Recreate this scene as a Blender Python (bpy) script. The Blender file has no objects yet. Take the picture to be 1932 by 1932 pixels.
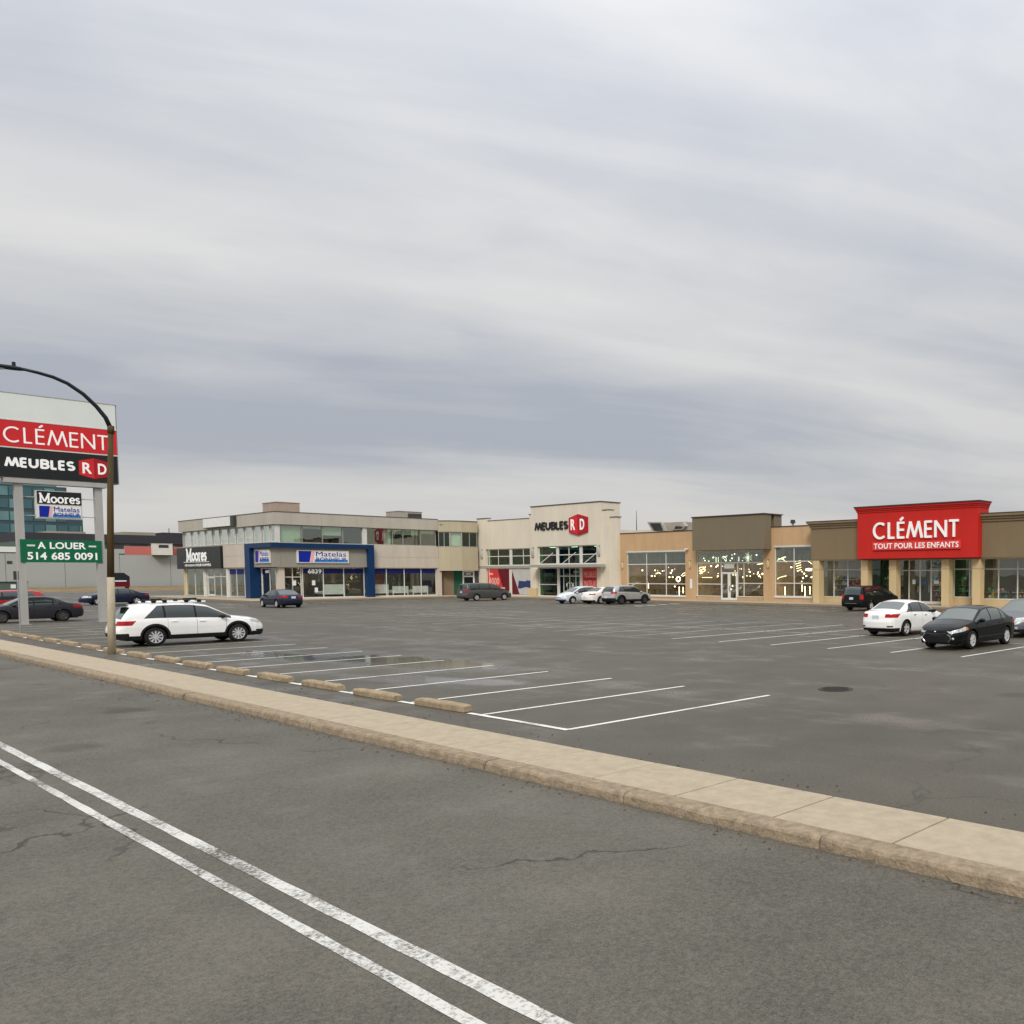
import bpy, bmesh, math, random
import numpy as np
from mathutils import Vector, Matrix
random.seed(7); rng = np.random.default_rng(7)
R_ = math.radians
scene = bpy.context.scene
col = scene.collection

# ------------------------------------------------------------------ camera
IMG = 1932.0
FOC, CX, CY, PITCH, ROLL, YAW, CAMH = 1676.5224, 1505.91556, 1170.48941, -0.05312, -0.00243, -0.66491, 2.63265
_c, _s = math.cos(YAW), math.sin(YAW)
_w = Vector((_s*math.cos(PITCH), _c*math.cos(PITCH), math.sin(PITCH)))
_r0 = Vector((_c, -_s, 0)); _u0 = _r0.cross(_w)
_r = _r0*math.cos(ROLL) + _u0*math.sin(ROLL); _u = _u0*math.cos(ROLL) - _r0*math.sin(ROLL)
cam_d = bpy.data.cameras.new('camera'); cam = bpy.data.objects.new('camera', cam_d); col.objects.link(cam)
cam_d.sensor_fit = 'HORIZONTAL'; cam_d.sensor_width = 36; cam_d.lens = 36*FOC/IMG
cam_d.shift_x = (IMG/2-CX)/IMG; cam_d.shift_y = (CY-IMG/2)/IMG
cam_d.clip_start = .1; cam_d.clip_end = 5000
m = Matrix((_r, _u, -_w)).transposed().to_4x4(); m.translation = Vector((0, 0, CAMH)); cam.matrix_world = m
scene.camera = cam
def pdir(u, v): return _w + _r*((u-CX)/FOC) - _u*((v-CY)/FOC)
def onY(u, v, Y): d = pdir(u, v); t = Y/d.y; return d.x*t, CAMH+d.z*t

# ------------------------------------------------------------------ sky, sun, exposure
SUN_EL, SUN_AZ = R_(42), R_(138)
world = bpy.data.worlds.new('World'); scene.world = world; world.use_nodes = True
nt = world.node_tree; N = nt.nodes; LK = nt.links; N.clear()
def wn(t, **k):
    n = N.new(t)
    for a, b in k.items(): setattr(n, a, b)
    return n
def wmath(op, a, b=None, c=None, clamp=False):
    n = N.new('ShaderNodeMath'); n.operation = op; n.use_clamp = clamp
    for i, x in enumerate((a, b, c)):
        if x is None: continue
        if isinstance(x, (int, float)): n.inputs[i].default_value = x
        else: LK.new(x, n.inputs[i])
    return n.outputs[0]
out = wn('ShaderNodeOutputWorld')
sky = wn('ShaderNodeTexSky'); sky.sky_type = 'NISHITA'; sky.sun_disc = False
sky.sun_elevation = SUN_EL; sky.sun_rotation = SUN_AZ; sky.air_density = 1.0; sky.dust_density = 3.0
bg1 = wn('ShaderNodeBackground'); bg1.inputs[1].default_value = .10; LK.new(sky.outputs[0], bg1.inputs[0])
tc = wn('ShaderNodeTexCoord'); sp = wn('ShaderNodeSeparateXYZ'); LK.new(tc.outputs['Generated'], sp.inputs[0])
zc = wmath('MAXIMUM', sp.outputs[2], 0.0)
den = wmath('ADD', zc, .16)
# cloud sheet seen in perspective: turn so that the long streaks cross the view
ca, sa = math.cos(YAW-.42), math.sin(YAW-.42)
ax = wmath('SUBTRACT', wmath('MULTIPLY', sp.outputs[0], ca), wmath('MULTIPLY', sp.outputs[1], sa))
ay = wmath('ADD', wmath('MULTIPLY', sp.outputs[0], sa), wmath('MULTIPLY', sp.outputs[1], ca))
cx_ = wmath('DIVIDE', ax, den); cy_ = wmath('DIVIDE', ay, den)
def cloud_noise(sx, sy, detail, rough, dist, off):
    cb = wn('ShaderNodeCombineXYZ'); LK.new(wmath('MULTIPLY', cx_, sx), cb.inputs[0]); LK.new(wmath('MULTIPLY', cy_, sy), cb.inputs[1]); cb.inputs[2].default_value = off
    n = wn('ShaderNodeTexNoise'); n.inputs['Scale'].default_value = 1; n.inputs['Detail'].default_value = detail
    n.inputs['Roughness'].default_value = rough; n.inputs['Distortion'].default_value = dist
    LK.new(cb.outputs[0], n.inputs['Vector']); return n.outputs[0]
n1 = cloud_noise(.22, .8, 4, .45, .4, 33.1)
n2 = cloud_noise(.8, 2.6, 6, .55, .8, 2.2)
n3 = cloud_noise(2.2, 2.9, 5, .55, .4, 9.1)
mixn = wmath('ADD', wmath('ADD', wmath('MULTIPLY', n1, .66), wmath('MULTIPLY', n2, .21)), wmath('MULTIPLY', n3, .13))
rmp = wn('ShaderNodeValToRGB'); LK.new(mixn, rmp.inputs[0])
e = rmp.color_ramp.elements; e[0].position = .40; e[0].color = (.62, .65, .73, 1); e[1].position = .60; e[1].color = (1.0, .99, .97, 1)
x_ = e.new(.50); x_.color = (.81, .825, .85, 1)
# overcast luminance: zenith about three times the horizon, pale warm gap low down
lum = wmath('ADD', wmath('MULTIPLY', wmath('MULTIPLY', zc, zc), 1.15), .465)
low = wn('ShaderNodeMapRange'); low.inputs[1].default_value = .0; low.inputs[2].default_value = .14; low.inputs[3].default_value = 1; low.inputs[4].default_value = 0
low.interpolation_type = 'SMOOTHSTEP'; LK.new(zc, low.inputs[0])
lowmix = wn('ShaderNodeMix'); lowmix.data_type = 'RGBA'; LK.new(wmath('MULTIPLY', low.outputs[0], .72), lowmix.inputs[0]); LK.new(rmp.outputs[0], lowmix.inputs[6]); lowmix.inputs[7].default_value = (1.10, 1.05, .99, 1)
bg2 = wn('ShaderNodeBackground'); LK.new(lowmix.outputs[2], bg2.inputs[0]); LK.new(lum, bg2.inputs[1])
mx = wn('ShaderNodeMixShader'); mx.inputs[0].default_value = .93; LK.new(bg1.outputs[0], mx.inputs[1]); LK.new(bg2.outputs[0], mx.inputs[2]); LK.new(mx.outputs[0], out.inputs[0])
sd = bpy.data.lights.new('sun', 'SUN'); sd.energy = 1.5; sd.angle = R_(18); sd.color = (1, .93, .82)
so = bpy.data.objects.new('sun', sd); col.objects.link(so)
so.rotation_euler = Vector((-math.sin(SUN_AZ)*math.cos(SUN_EL), -math.cos(SUN_AZ)*math.cos(SUN_EL), -math.sin(SUN_EL))).to_track_quat('-Z', 'Y').to_euler()
vs = scene.view_settings; vs.view_transform = 'Standard'; vs.look = 'None'; vs.exposure = 0.45; vs.gamma = 1; vs.use_curve_mapping = False

# ------------------------------------------------------------------ materials
MATS = {}
def _new(name):
    mt = bpy.data.materials.new(name); mt.use_nodes = True; MATS[name] = mt
    return mt, mt.node_tree, mt.node_tree.nodes['Principled BSDF']
def mat(name, c, rough=.6, var=.12, scale=3.0, bump=0.0, bscale=60, metal=0.0, spec=.25, coat=0.0, emit=None, es=0, streak=0.0):
    mt, t, b = _new(name); n = t.nodes; l = t.links
    b.inputs['Roughness'].default_value = rough; b.inputs['Metallic'].default_value = metal
    b.inputs['Specular IOR Level'].default_value = spec; b.inputs['Coat Weight'].default_value = coat; b.inputs['Coat Roughness'].default_value = .04
    g = n.new('ShaderNodeNewGeometry')
    if var > 0:
        mp = n.new('ShaderNodeMapping'); l.new(g.outputs['Position'], mp.inputs[0])
        if streak: mp.inputs['Scale'].default_value = (1, 1, streak)
        nz = n.new('ShaderNodeTexNoise'); nz.inputs['Scale'].default_value = scale; nz.inputs['Detail'].default_value = 6; nz.inputs['Roughness'].default_value = .65
        l.new(mp.outputs[0], nz.inputs['Vector'])
        r = n.new('ShaderNodeValToRGB'); l.new(nz.outputs[0], r.inputs[0])
        r.color_ramp.elements[0].position = .3; r.color_ramp.elements[1].position = .7
        r.color_ramp.elements[0].color = tuple(x*(1-var) for x in c)+(1,); r.color_ramp.elements[1].color = tuple(min(1, x*(1+var)) for x in c)+(1,)
        l.new(r.outputs[0], b.inputs['Base Color'])
        rr = n.new('ShaderNodeMapRange'); l.new(nz.outputs[0], rr.inputs[0]); rr.inputs[3].default_value = max(0, rough-.08); rr.inputs[4].default_value = min(1, rough+.08)
        l.new(rr.outputs[0], b.inputs['Roughness'])
    else: b.inputs['Base Color'].default_value = tuple(c)+(1,)
    if bump > 0:
        nb = n.new('ShaderNodeTexNoise'); nb.inputs['Scale'].default_value = bscale; nb.inputs['Detail'].default_value = 4; l.new(g.outputs['Position'], nb.inputs['Vector'])
        bp = n.new('ShaderNodeBump'); bp.inputs['Strength'].default_value = bump; bp.inputs['Distance'].default_value = .02; l.new(nb.outputs[0], bp.inputs['Height']); l.new(bp.outputs[0], b.inputs['Normal'])
    if emit: b.inputs['Emission Color'].default_value = tuple(emit)+(1,); b.inputs['Emission Strength'].default_value = es
    return mt
def glass(name, tint, refl=1.0, ior=1.5, rough=.0):
    mt = bpy.data.materials.new(name); mt.use_nodes = True; t = mt.node_tree; n = t.nodes; l = t.links; n.clear()
    o = n.new('ShaderNodeOutputMaterial'); tr = n.new('ShaderNodeBsdfTransparent'); tr.inputs[0].default_value = tuple(tint)+(1,)
    gl = n.new('ShaderNodeBsdfGlossy'); gl.inputs['Roughness'].default_value = rough; gl.inputs[0].default_value = (.93, .97, .97, 1)
    fr = n.new('ShaderNodeFresnel')
    g = n.new('ShaderNodeNewGeometry'); ir = n.new('ShaderNodeMapRange'); l.new(g.outputs['Backfacing'], ir.inputs[0]); ir.inputs[3].default_value = ior; ir.inputs[4].default_value = 1/ior; l.new(ir.outputs[0], fr.inputs[0])
    nz = n.new('ShaderNodeTexNoise'); nz.inputs['Scale'].default_value = .9; l.new(g.outputs['Position'], nz.inputs['Vector'])
    bp = n.new('ShaderNodeBump'); bp.inputs['Strength'].default_value = .05; bp.inputs['Distance'].default_value = .05; l.new(nz.outputs[0], bp.inputs['Height']); l.new(bp.outputs[0], gl.inputs['Normal'])
    mu = n.new('ShaderNodeMath'); mu.operation = 'MULTIPLY'; mu.use_clamp = True; mu.inputs[1].default_value = refl; l.new(fr.outputs[0], mu.inputs[0])
    mx = n.new('ShaderNodeMixShader'); l.new(mu.outputs[0], mx.inputs[0]); l.new(tr.outputs[0], mx.inputs[1]); l.new(gl.outputs[0], mx.inputs[2]); l.new(mx.outputs[0], o.inputs[0])
    MATS[name] = mt; return mt
def asphalt(name, c0, c1, rough0, rough1, puddles=(), cracks=0.0):
    mt, t, b = _new(name); n = t.nodes; l = t.links
    g = n.new('ShaderNodeNewGeometry')
    def nz(scale, detail=5, vec=None, rough=.55):
        q = n.new('ShaderNodeTexNoise'); q.inputs['Scale'].default_value = scale; q.inputs['Detail'].default_value = detail; q.inputs['Roughness'].default_value = rough
        l.new(vec or g.outputs['Position'], q.inputs['Vector']); return q.outputs[0]
    def mth(op, a, b_=None, clamp=False):
        q = n.new('ShaderNodeMath'); q.operation = op; q.use_clamp = clamp
        for i, x in enumerate((a, b_)):
            if x is None: continue
            if isinstance(x, (int, float)): q.inputs[i].default_value = x
            else: l.new(x, q.inputs[i])
        return q.outputs[0]
    def mr(x, a, b_, c, d, smooth=True):
        q = n.new('ShaderNodeMapRange'); l.new(x, q.inputs[0])
        for i, k in enumerate((a, b_, c, d)): q.inputs[i+1].default_value = k
        if smooth: q.interpolation_type = 'SMOOTHSTEP'
        return q.outputs[0]
    big = nz(.12, 4); mid = nz(.7, 6); fine = mr(mth('ADD', mth('MULTIPLY', nz(24, 4, rough=.8), .5), mth('MULTIPLY', nz(80, 2, rough=.8), .5)), .34, .66, .12, .88, False)
    mp = n.new('ShaderNodeMapping'); mp.inputs['Rotation'].default_value = (0, 0, R_(-14)); mp.inputs['Scale'].default_value = (.05, .42, 1); l.new(g.outputs['Position'], mp.inputs[0])
    st = nz(1.0, 5, mp.outputs[0], .6)
    wet = mr(mth('ADD', mth('MULTIPLY', st, .6), mth('MULTIPLY', mid, .4)), .50, .64, 0, 1)
    colf = mth('ADD', mth('ADD', mth('MULTIPLY', big, .26), mth('MULTIPLY', mid, .24)), mth('MULTIPLY', fine, .50))
    r = n.new('ShaderNodeValToRGB'); l.new(colf, r.inputs[0]); r.color_ramp.elements[0].position = .36; r.color_ramp.elements[1].position = .64
    r.color_ramp.elements[0].color = tuple(c0)+(1,); r.color_ramp.elements[1].color = tuple(c1)+(1,)
    rough = mr(wet, 0, 1, rough0, rough1, False)
    colr = r.outputs[0]
    if cracks:   # oil drips
        vs_ = n.new('ShaderNodeTexVoronoi'); vs_.inputs['Scale'].default_value = .42; vs_.inputs['Randomness'].default_value = 1; l.new(g.outputs['Position'], vs_.inputs['Vector'])
        oil = mth('MULTIPLY', mr(mth('ADD', vs_.outputs['Distance'], mth('MULTIPLY', nz(3, 4), .22)), .20, .34, 1, 0), mr(nz(.21, 2), .48, .60, 0, 1))
        mo = n.new('ShaderNodeMix'); mo.data_type = 'RGBA'; mo.blend_type = 'MULTIPLY'; l.new(mth('MULTIPLY', oil, .8), mo.inputs[0]); l.new(colr, mo.inputs[6]); mo.inputs[7].default_value = (.5, .48, .46, 1); colr = mo.outputs[2]
    if cracks:   # sealed cracks and worn wheel tracks
        dv = n.new('ShaderNodeVectorMath'); dv.operation = 'ADD'; l.new(g.outputs['Position'], dv.inputs[0])
        nd = n.new('ShaderNodeTexNoise'); nd.inputs['Scale'].default_value = .8; nd.inputs['Detail'].default_value = 6; l.new(g.outputs['Position'], nd.inputs['Vector'])
        sc_ = n.new('ShaderNodeVectorMath'); sc_.operation = 'SCALE'; sc_.inputs['Scale'].default_value = 2.2; l.new(nd.outputs['Color'], sc_.inputs[0]); l.new(sc_.outputs[0], dv.inputs[1])
        vo = n.new('ShaderNodeTexVoronoi'); vo.feature = 'DISTANCE_TO_EDGE'; vo.inputs['Scale'].default_value = .16; l.new(dv.outputs[0], vo.inputs['Vector'])
        ck = mth('MULTIPLY', mr(vo.outputs['Distance'], .0015, .006, 1, 0), mr(nz(.3, 3), .45, .58, 0, 1))
        mk = n.new('ShaderNodeMix'); mk.data_type = 'RGBA'; mk.blend_type = 'MULTIPLY'; l.new(mth('MULTIPLY', ck, cracks), mk.inputs[0]); l.new(colr, mk.inputs[6]); mk.inputs[7].default_value = (.35, .34, .33, 1); colr = mk.outputs[2]
    if puddles:
        tot = None
        sx = n.new('ShaderNodeSeparateXYZ'); l.new(g.outputs['Position'], sx.inputs[0])
        wob = mth('MULTIPLY', mth('SUBTRACT', nz(.55, 5, None, .6), .5), 1.9)
        for (px, py, rx, ry, rot) in puddles:
            c_, s_ = math.cos(rot), math.sin(rot)
            dx = mth('SUBTRACT', sx.outputs[0], px); dy = mth('SUBTRACT', sx.outputs[1], py)
            ex = mth('DIVIDE', mth('ADD', mth('MULTIPLY', dx, c_), mth('MULTIPLY', dy, s_)), rx)
            ey = mth('DIVIDE', mth('SUBTRACT', mth('MULTIPLY', dy, c_), mth('MULTIPLY', dx, s_)), ry)
            d = mth('SQRT', mth('ADD', mth('MULTIPLY', ex, ex), mth('MULTIPLY', ey, ey)))
            m_ = mr(mth('ADD', d, wob), .45, 1.1, 1, 0)
            tot = m_ if tot is None else mth('MAXIMUM', tot, m_)
        damp = tot
        mxr = n.new('ShaderNodeMix'); l.new(tot, mxr.inputs[0]); l.new(rough, mxr.inputs[2]); mxr.inputs[3].default_value = .07; rough = mxr.outputs[0]
        mc = n.new('ShaderNodeMix'); mc.data_type = 'RGBA'; mc.blend_type = 'MULTIPLY'; l.new(tot, mc.inputs[0]); l.new(colr, mc.inputs[6]); mc.inputs[7].default_value = (.72, .72, .74, 1); colr = mc.outputs[2]
    l.new(colr, b.inputs['Base Color']); l.new(rough, b.inputs['Roughness']); b.inputs['Specular IOR Level'].default_value = .5
    bp = n.new('ShaderNodeBump'); bp.inputs['Strength'].default_value = .35; bp.inputs['Distance'].default_value = .01; l.new(nz(70, 3), bp.inputs['Height'])
    if puddles:
        l.new(mth('SUBTRACT', .35, mth('MULTIPLY', tot, .34)), bp.inputs['Strength'])
    l.new(bp.outputs[0], b.inputs['Normal'])
    return mt
asphalt('lot_asphalt', (.034, .030, .020), (.108, .095, .066), .60, .20, [(-26, 13.6, 6.5, 2.0, R_(6)), (-20.3, 11.9, 2.8, .8, R_(20)), (-31, 12.4, 3.0, 1.1, R_(-5))], cracks=.5)
asphalt('road_asphalt', (.044, .040, .030), (.136, .124, .096), .72, .50, cracks=1.0)
mat('concrete_walk', (.405, .338, .245), .87, .13, 5.0, .5, 70)
mat('concrete_kerb', (.28, .22, .15), .88, .34, 9, .9, 30)
mat('wheel_stop', (.33, .255, .165), .9, .28, 6, .9, 30)
def worn_paint(name, c, under, lo, hi):
    mt, t, b = _new(name); n = t.nodes; l = t.links; g = n.new('ShaderNodeNewGeometry'); b.inputs['Roughness'].default_value = .65; b.inputs['Specular IOR Level'].default_value = .3
    a = n.new('ShaderNodeTexNoise'); a.inputs['Scale'].default_value = 26; a.inputs['Detail'].default_value = 6; a.inputs['Roughness'].default_value = .75; l.new(g.outputs['Position'], a.inputs['Vector'])
    c2 = n.new('ShaderNodeTexNoise'); c2.inputs['Scale'].default_value = 1.1; c2.inputs['Detail'].default_value = 4; l.new(g.outputs['Position'], c2.inputs['Vector'])
    ad = n.new('ShaderNodeMath'); ad.operation = 'MULTIPLY_ADD'; l.new(c2.outputs[0], ad.inputs[0]); ad.inputs[1].default_value = .7; l.new(a.outputs[0], ad.inputs[2])
    r = n.new('ShaderNodeMapRange'); l.new(ad.outputs[0], r.inputs[0]); r.inputs[1].default_value = lo; r.inputs[2].default_value = hi
    m_ = n.new('ShaderNodeMix'); m_.data_type = 'RGBA'; l.new(r.outputs[0], m_.inputs[0]); m_.inputs[6].default_value = c+(1,); m_.inputs[7].default_value = under+(1,); l.new(m_.outputs[2], b.inputs['Base Color'])
worn_paint('line_paint', (.74, .73, .69), (.085, .078, .06), .92, 1.12)
worn_paint('line_paint_old', (.62, .61, .57), (.075, .068, .05), .78, 1.04)
worn_paint('lane_paint', (.60, .59, .55), (.09, .083, .066), .80, 1.02)
mat('dry_grass', (.20, .145, .075), .95, .35, .4, .8, 6)
mat('far_ground', (.10, .105, .075), .95, .3, .05)
mat('cream_stucco', (.70, .635, .52), .85, .07, .7, .25, 120, streak=.25)
mat('cream_side', (.68, .615, .50), .85, .05, .7, .25, 120)
mat('grey_panel', (.455, .425, .36), .8, .11, .6, .15, 120, streak=.2)
mat('pink_panel', (.54, .485, .41), .8, .11, .7, .15, 120, streak=.2)
mat('olive_panel', (.44, .39, .275), .8, .07, .8, .15, 120, streak=.2)
mat('band_panel', (.29, .275, .235), .75, .05, .8, .1, 120)
mat('tan_stucco', (.54, .36, .20), .88, .11, .9, .3, 110, streak=.35)
mat('taupe_panel', (.195, .16, .108), .8, .05, .8, .15, 120, streak=.3)
mat('taupe_light', (.225, .168, .098), .82, .06, .8, .2, 120, streak=.3)
mat('column_beige', (.60, .465, .26), .85, .07, 1.0, .25, 100, streak=.35)
mat('red_stucco', (.56, .022, .016), .6, .06, .9, .1, 120, streak=.3)
mat('red_bar', (.72, .06, .05), .45, .04)
mat('navy_paint', (.003, .030, .105), .45, .1, 1.0, .05, 60)
mat('black_sign', (.018, .022, .022), .4, .1, 1)
mat('white_paint', (.78, .78, .75), .45, .06, 2)
mat('white_letter', (.86, .86, .84), .4, .02, 2, emit=(1, 1, 1), es=.10)
mat('frame_white', (.66, .65, .60), .5, .08, 2)
mat('frame_grey', (.36, .35, .32), .5, .08, 2)
mat('frame_dark', (.05, .055, .055), .5, .1, 2)
mat('coping', (.085, .075, .075), .55, .12, 2)
mat('coping_brown', (.07, .045, .045), .55, .12, 2)
mat('roof_gravel', (.16, .15, .14), .95, .2, 2)
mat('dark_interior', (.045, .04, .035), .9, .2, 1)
mat('store_floor', (.26, .23, .19), .4, .12, 1)
mat('store_wall', (.30, .27, .22), .9, .12, .5)
mat('warm_wall', (.58, .42, .25), .9, .3, .8)
mat('interior_fill_glow', (1, .9, .7), .5, 0, emit=(1, .84, .6), es=14)
mat('store_ceiling', (.35, .34, .32), .9, .06, 1)
mat('blind', (.66, .68, .56), .9, .05, 1.5)
mat('blind_grey', (.58, .61, .56), .9, .05, 1.5)
mat('valance_navy', (.006, .012, .12), .6, .1, 2)
mat('green_door', (.01, .09, .05), .5, .1)
mat('brown_wall', (.20, .15, .10), .8, .12)
mat('poster_red', (.60, .05, .05), .5, .08, 2)
mat('poster_maroon', (.13, .012, .02), .5, .08, 2)
mat('poster_grey', (.50, .50, .48), .5, .08, 1.2)
mat('poster_pink', (.80, .42, .36), .5, .05, 1.2)
mat('poster_navy', (.03, .05, .14), .5, .15, 2)
mat('sign_blue', (.005, .02, .32), .4, .05)
mat('sign_lightblue', (.07, .24, .62), .4, .05)
mat('sign_pink', (.85, .42, .42), .4, .05)
mat('sign_green', (.005, .13, .06), .45, .05)
mat('sign_red', (.62, .025, .03), .4, .05)
mat('sign_red_dark', (.42, .012, .02), .4, .05)
mat('sign_white', (.70, .74, .71), .35, .05, .5)
mat('post_grey', (.40, .395, .375), .6, .1, 1.2, streak=.3)
mat('pole_rust', (.085, .055, .022), .75, .4, 4, .3, 40, streak=.25)
mat('pole_pale', (.46, .40, .29), .75, .18, 4, .2, 40, streak=.3)
mat('pole_dark', (.012, .018, .022), .45, .2, 3)
mat('steel', (.35, .36, .37), .45, .15, 3, metal=.6)
mat('hvac', (.36, .33, .28), .6, .15, 1.5)
mat('hvac_pink', (.40, .31, .25), .7, .12, 1.5)
mat('hvac_dark', (.04, .04, .042), .7, .2, 2)
mat('iron', (.035, .034, .036), .5, .3, 12, .5, 60, metal=.5)
mat('iron_rust', (.09, .05, .03), .8, .8, 5)
mat('lamp_glow', (1, .85, .6), .5, 0, emit=(1, .80, .50), es=3.0)
mat('lamp_glow_hot', (1, .85, .6), .5, 0, emit=(1, .78, .45), es=4.5)
mat('lamp_wire', (.25, .18, .08), .35, .1, metal=.8)
mat('paper', (.75, .77, .78), .8, .05)
mat('burgundy', (.13, .005, .012), .5, .1)
mat('far_grey', (.37, .385, .37), .8, .05, .06)
mat('far_red', (.48, .15, .13), .8, .08, .2)
mat('far_dark', (.045, .045, .052), .8, .15, .1)
mat('far_green', (.10, .14, .11), .8, .15, .1)
mat('far_beige', (.34, .30, .25), .8, .1, .2)
mat('far_teal', (.03, .10, .12), .12, .3, .12, spec=.8)
mat('far_teal_light', (.10, .22, .22), .1, .25, .15, spec=.8)
mat('far_teal_frame', (.05, .085, .095), .4, .1, .2)
for nm, c in (('toy_red', (.45, .05, .05)), ('toy_blue', (.05, .13, .4)), ('toy_yellow', (.55, .38, .06)), ('toy_green', (.08, .28, .12)), ('toy_pink', (.6, .25, .3)), ('toy_white', (.65, .62, .58)), ('toy_brown', (.2, .12, .07)), ('toy_teal', (.06, .3, .32))):
    mat(nm, c, .6, .15, 4)
glass('glass_clear', (.90, .93, .91), 1.8)
glass('glass_green', (.45, .70, .55), 1.2)
glass('glass_upper', (.88, .955, .89), 3.2)
glass('glass_blue', (.60, .74, .76), 2.4)
glass('glass_store', (.86, .88, .84), 1.5)
# vehicles
def paint(name, c, rough=.12, metal=0.0, coat=.25): return mat(name, c, rough, .03, 1.5, metal=metal, coat=coat if max(c) > .2 else 0, spec=.35)
paint('paint_white', (.88, .88, .86)); paint('paint_white_warm', (.84, .83, .78)); mat('paint_black', (.007, .008, .009), .25, .03, 1.5, spec=.18); mat('paint_blackgreen', (.004, .006, .006), .08, 0, 1.5, spec=.22)
paint('paint_navy', (.012, .018, .04)); paint('paint_grey', (.10, .105, .105), .3, .4); paint('paint_silver', (.50, .50, .49), .32, .5); paint('paint_lightblue', (.66, .70, .73), .32, .2)
paint('paint_charcoal', (.035, .037, .045), .3, .3); paint('paint_red', (.35, .015, .02)); paint('paint_slate', (.15, .16, .18), .3, .45)
mat('car_glass', (.010, .018, .015), .02, 0, spec=.9, coat=.5); mat('car_glass_light', (.03, .055, .046), .02, 0, spec=.9, coat=.8)
mat('trim_black', (.012, .012, .014), .55, .1, 6); mat('rubber', (.014, .014, .014), .85, .2, 10)
mat('alloy', (.68, .68, .67), .3, .06, 6, metal=.35); mat('alloy_dark', (.12, .12, .12), .4, .1, 6, metal=.7); mat('hubcap', (.48, .48, .48), .4, .08, 6, metal=.4)
mat('tail_red', (.38, .007, .010), .2, .45, 14, coat=.1, spec=.3); mat('head_lamp', (.50, .52, .51), .12, .45, 16, coat=.6); mat('amber', (.6, .16, .02), .25, .05)
mat('plate', (.62, .66, .72), .5, .05); mat('chrome', (.75, .75, .75), .15, 0, metal=1.0)

# ------------------------------------------------------------------ mesh helpers
class MB:
    def __init__(s): s.v = []; s.f = []
    def add(s, vs, fs):
        k = len(s.v); s.v += [tuple(p) for p in vs]; s.f += [tuple(i+k for i in f) for f in fs]; return s
    def hexa(s, p):   # 8 points: bottom loop 0-3, top loop 4-7
        return s.add(p, [(0, 3, 2, 1), (4, 5, 6, 7), (0, 1, 5, 4), (1, 2, 6, 5), (2, 3, 7, 6), (3, 0, 4, 7)])
    def box(s, x0, x1, y0, y1, z0, z1):
        return s.hexa([(x0, y0, z0), (x1, y0, z0), (x1, y1, z0), (x0, y1, z0), (x0, y0, z1), (x1, y0, z1), (x1, y1, z1), (x0, y1, z1)])
    def prism(s, pts, fn0, fn1):   # 2D polygon (counter-clockwise) -> two mapped loops
        n = len(pts); a = [fn0(*p) for p in pts]; b = [fn1(*p) for p in pts]
        return s.add(a+b, [tuple(range(n-1, -1, -1)), tuple(range(n, 2*n))]+[(i, (i+1) % n, n+(i+1) % n, n+i) for i in range(n)])
    def tube(s, path, rad, n=10, caps=True):
        path = [Vector(p) for p in path]; k = len(path); rad = rad if isinstance(rad, (list, tuple)) else [rad]*k
        V = []; up0 = None
        for i, p in enumerate(path):
            d = (path[min(i+1, k-1)]-path[max(i-1, 0)]).normalized()
            a = d.orthogonal().normalized() if up0 is None else (up0-d*up0.dot(d)).normalized()
            up0 = a; b = d.cross(a)
            V += [p+(a*math.cos(2*math.pi*j/n)+b*math.sin(2*math.pi*j/n))*rad[i] for j in range(n)]
        F = [(i*n+j, i*n+(j+1) % n, (i+1)*n+(j+1) % n, (i+1)*n+j) for i in range(k-1) for j in range(n)]
        if caps: F += [tuple(range(n-1, -1, -1)), tuple(range((k-1)*n, k*n))]
        return s.add(V, F)
    def ball(s, c, r, n=8, m=6, sz=1.0):
        V = [(c[0], c[1], c[2]-r*sz)]
        for i in range(1, m):
            t = math.pi*i/m
            V += [(c[0]+r*math.sin(t)*math.cos(2*math.pi*j/n), c[1]+r*math.sin(t)*math.sin(2*math.pi*j/n), c[2]-r*sz*math.cos(t)) for j in range(n)]
        V.append((c[0], c[1], c[2]+r*sz)); L = len(V)-1
        F = [(0, 1+(j+1) % n, 1+j) for j in range(n)]
        F += [(1+i*n+j, 1+i*n+(j+1) % n, 1+(i+1)*n+(j+1) % n, 1+(i+1)*n+j) for i in range(m-2) for j in range(n)]
        F += [(1+(m-2)*n+j, 1+(m-2)*n+(j+1) % n, L) for j in range(n)]
        return s.add(V, F)
    def build(s, name, material, parent=None, smooth=False, bevel=0):
        me = bpy.data.meshes.new(name); me.from_pydata(s.v, [], s.f); me.update()
        if smooth: me.shade_smooth()
        me.materials.append(MATS[material] if isinstance(material, str) else material)
        o = bpy.data.objects.new(name, me); col.objects.link(o)
        if parent is not None: o.parent = parent
        if bevel:
            b = o.modifiers.new('bevel', 'BEVEL'); b.width = bevel; b.segments = 2; b.limit_method = 'ANGLE'
        return o
def tag(o, label, cat, group=None):
    o['label'] = label; o['category'] = cat
    if group: o['group'] = group
    return o
def thing(name, label, cat, loc=(0, 0, 0), rz=0, group=None):
    o = bpy.data.objects.new(name, None); col.objects.link(o); o.location = loc; o.rotation_euler.z = rz; o.empty_display_size = .3
    return tag(o, label, cat, group)
def struct(o): o['kind'] = 'structure'; return o
def box(name, material, parent, x0, x1, y0, y1, z0, z1, bevel=0): return MB().box(x0, x1, y0, y1, z0, z1).build(name, material, parent, bevel=bevel)

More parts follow.
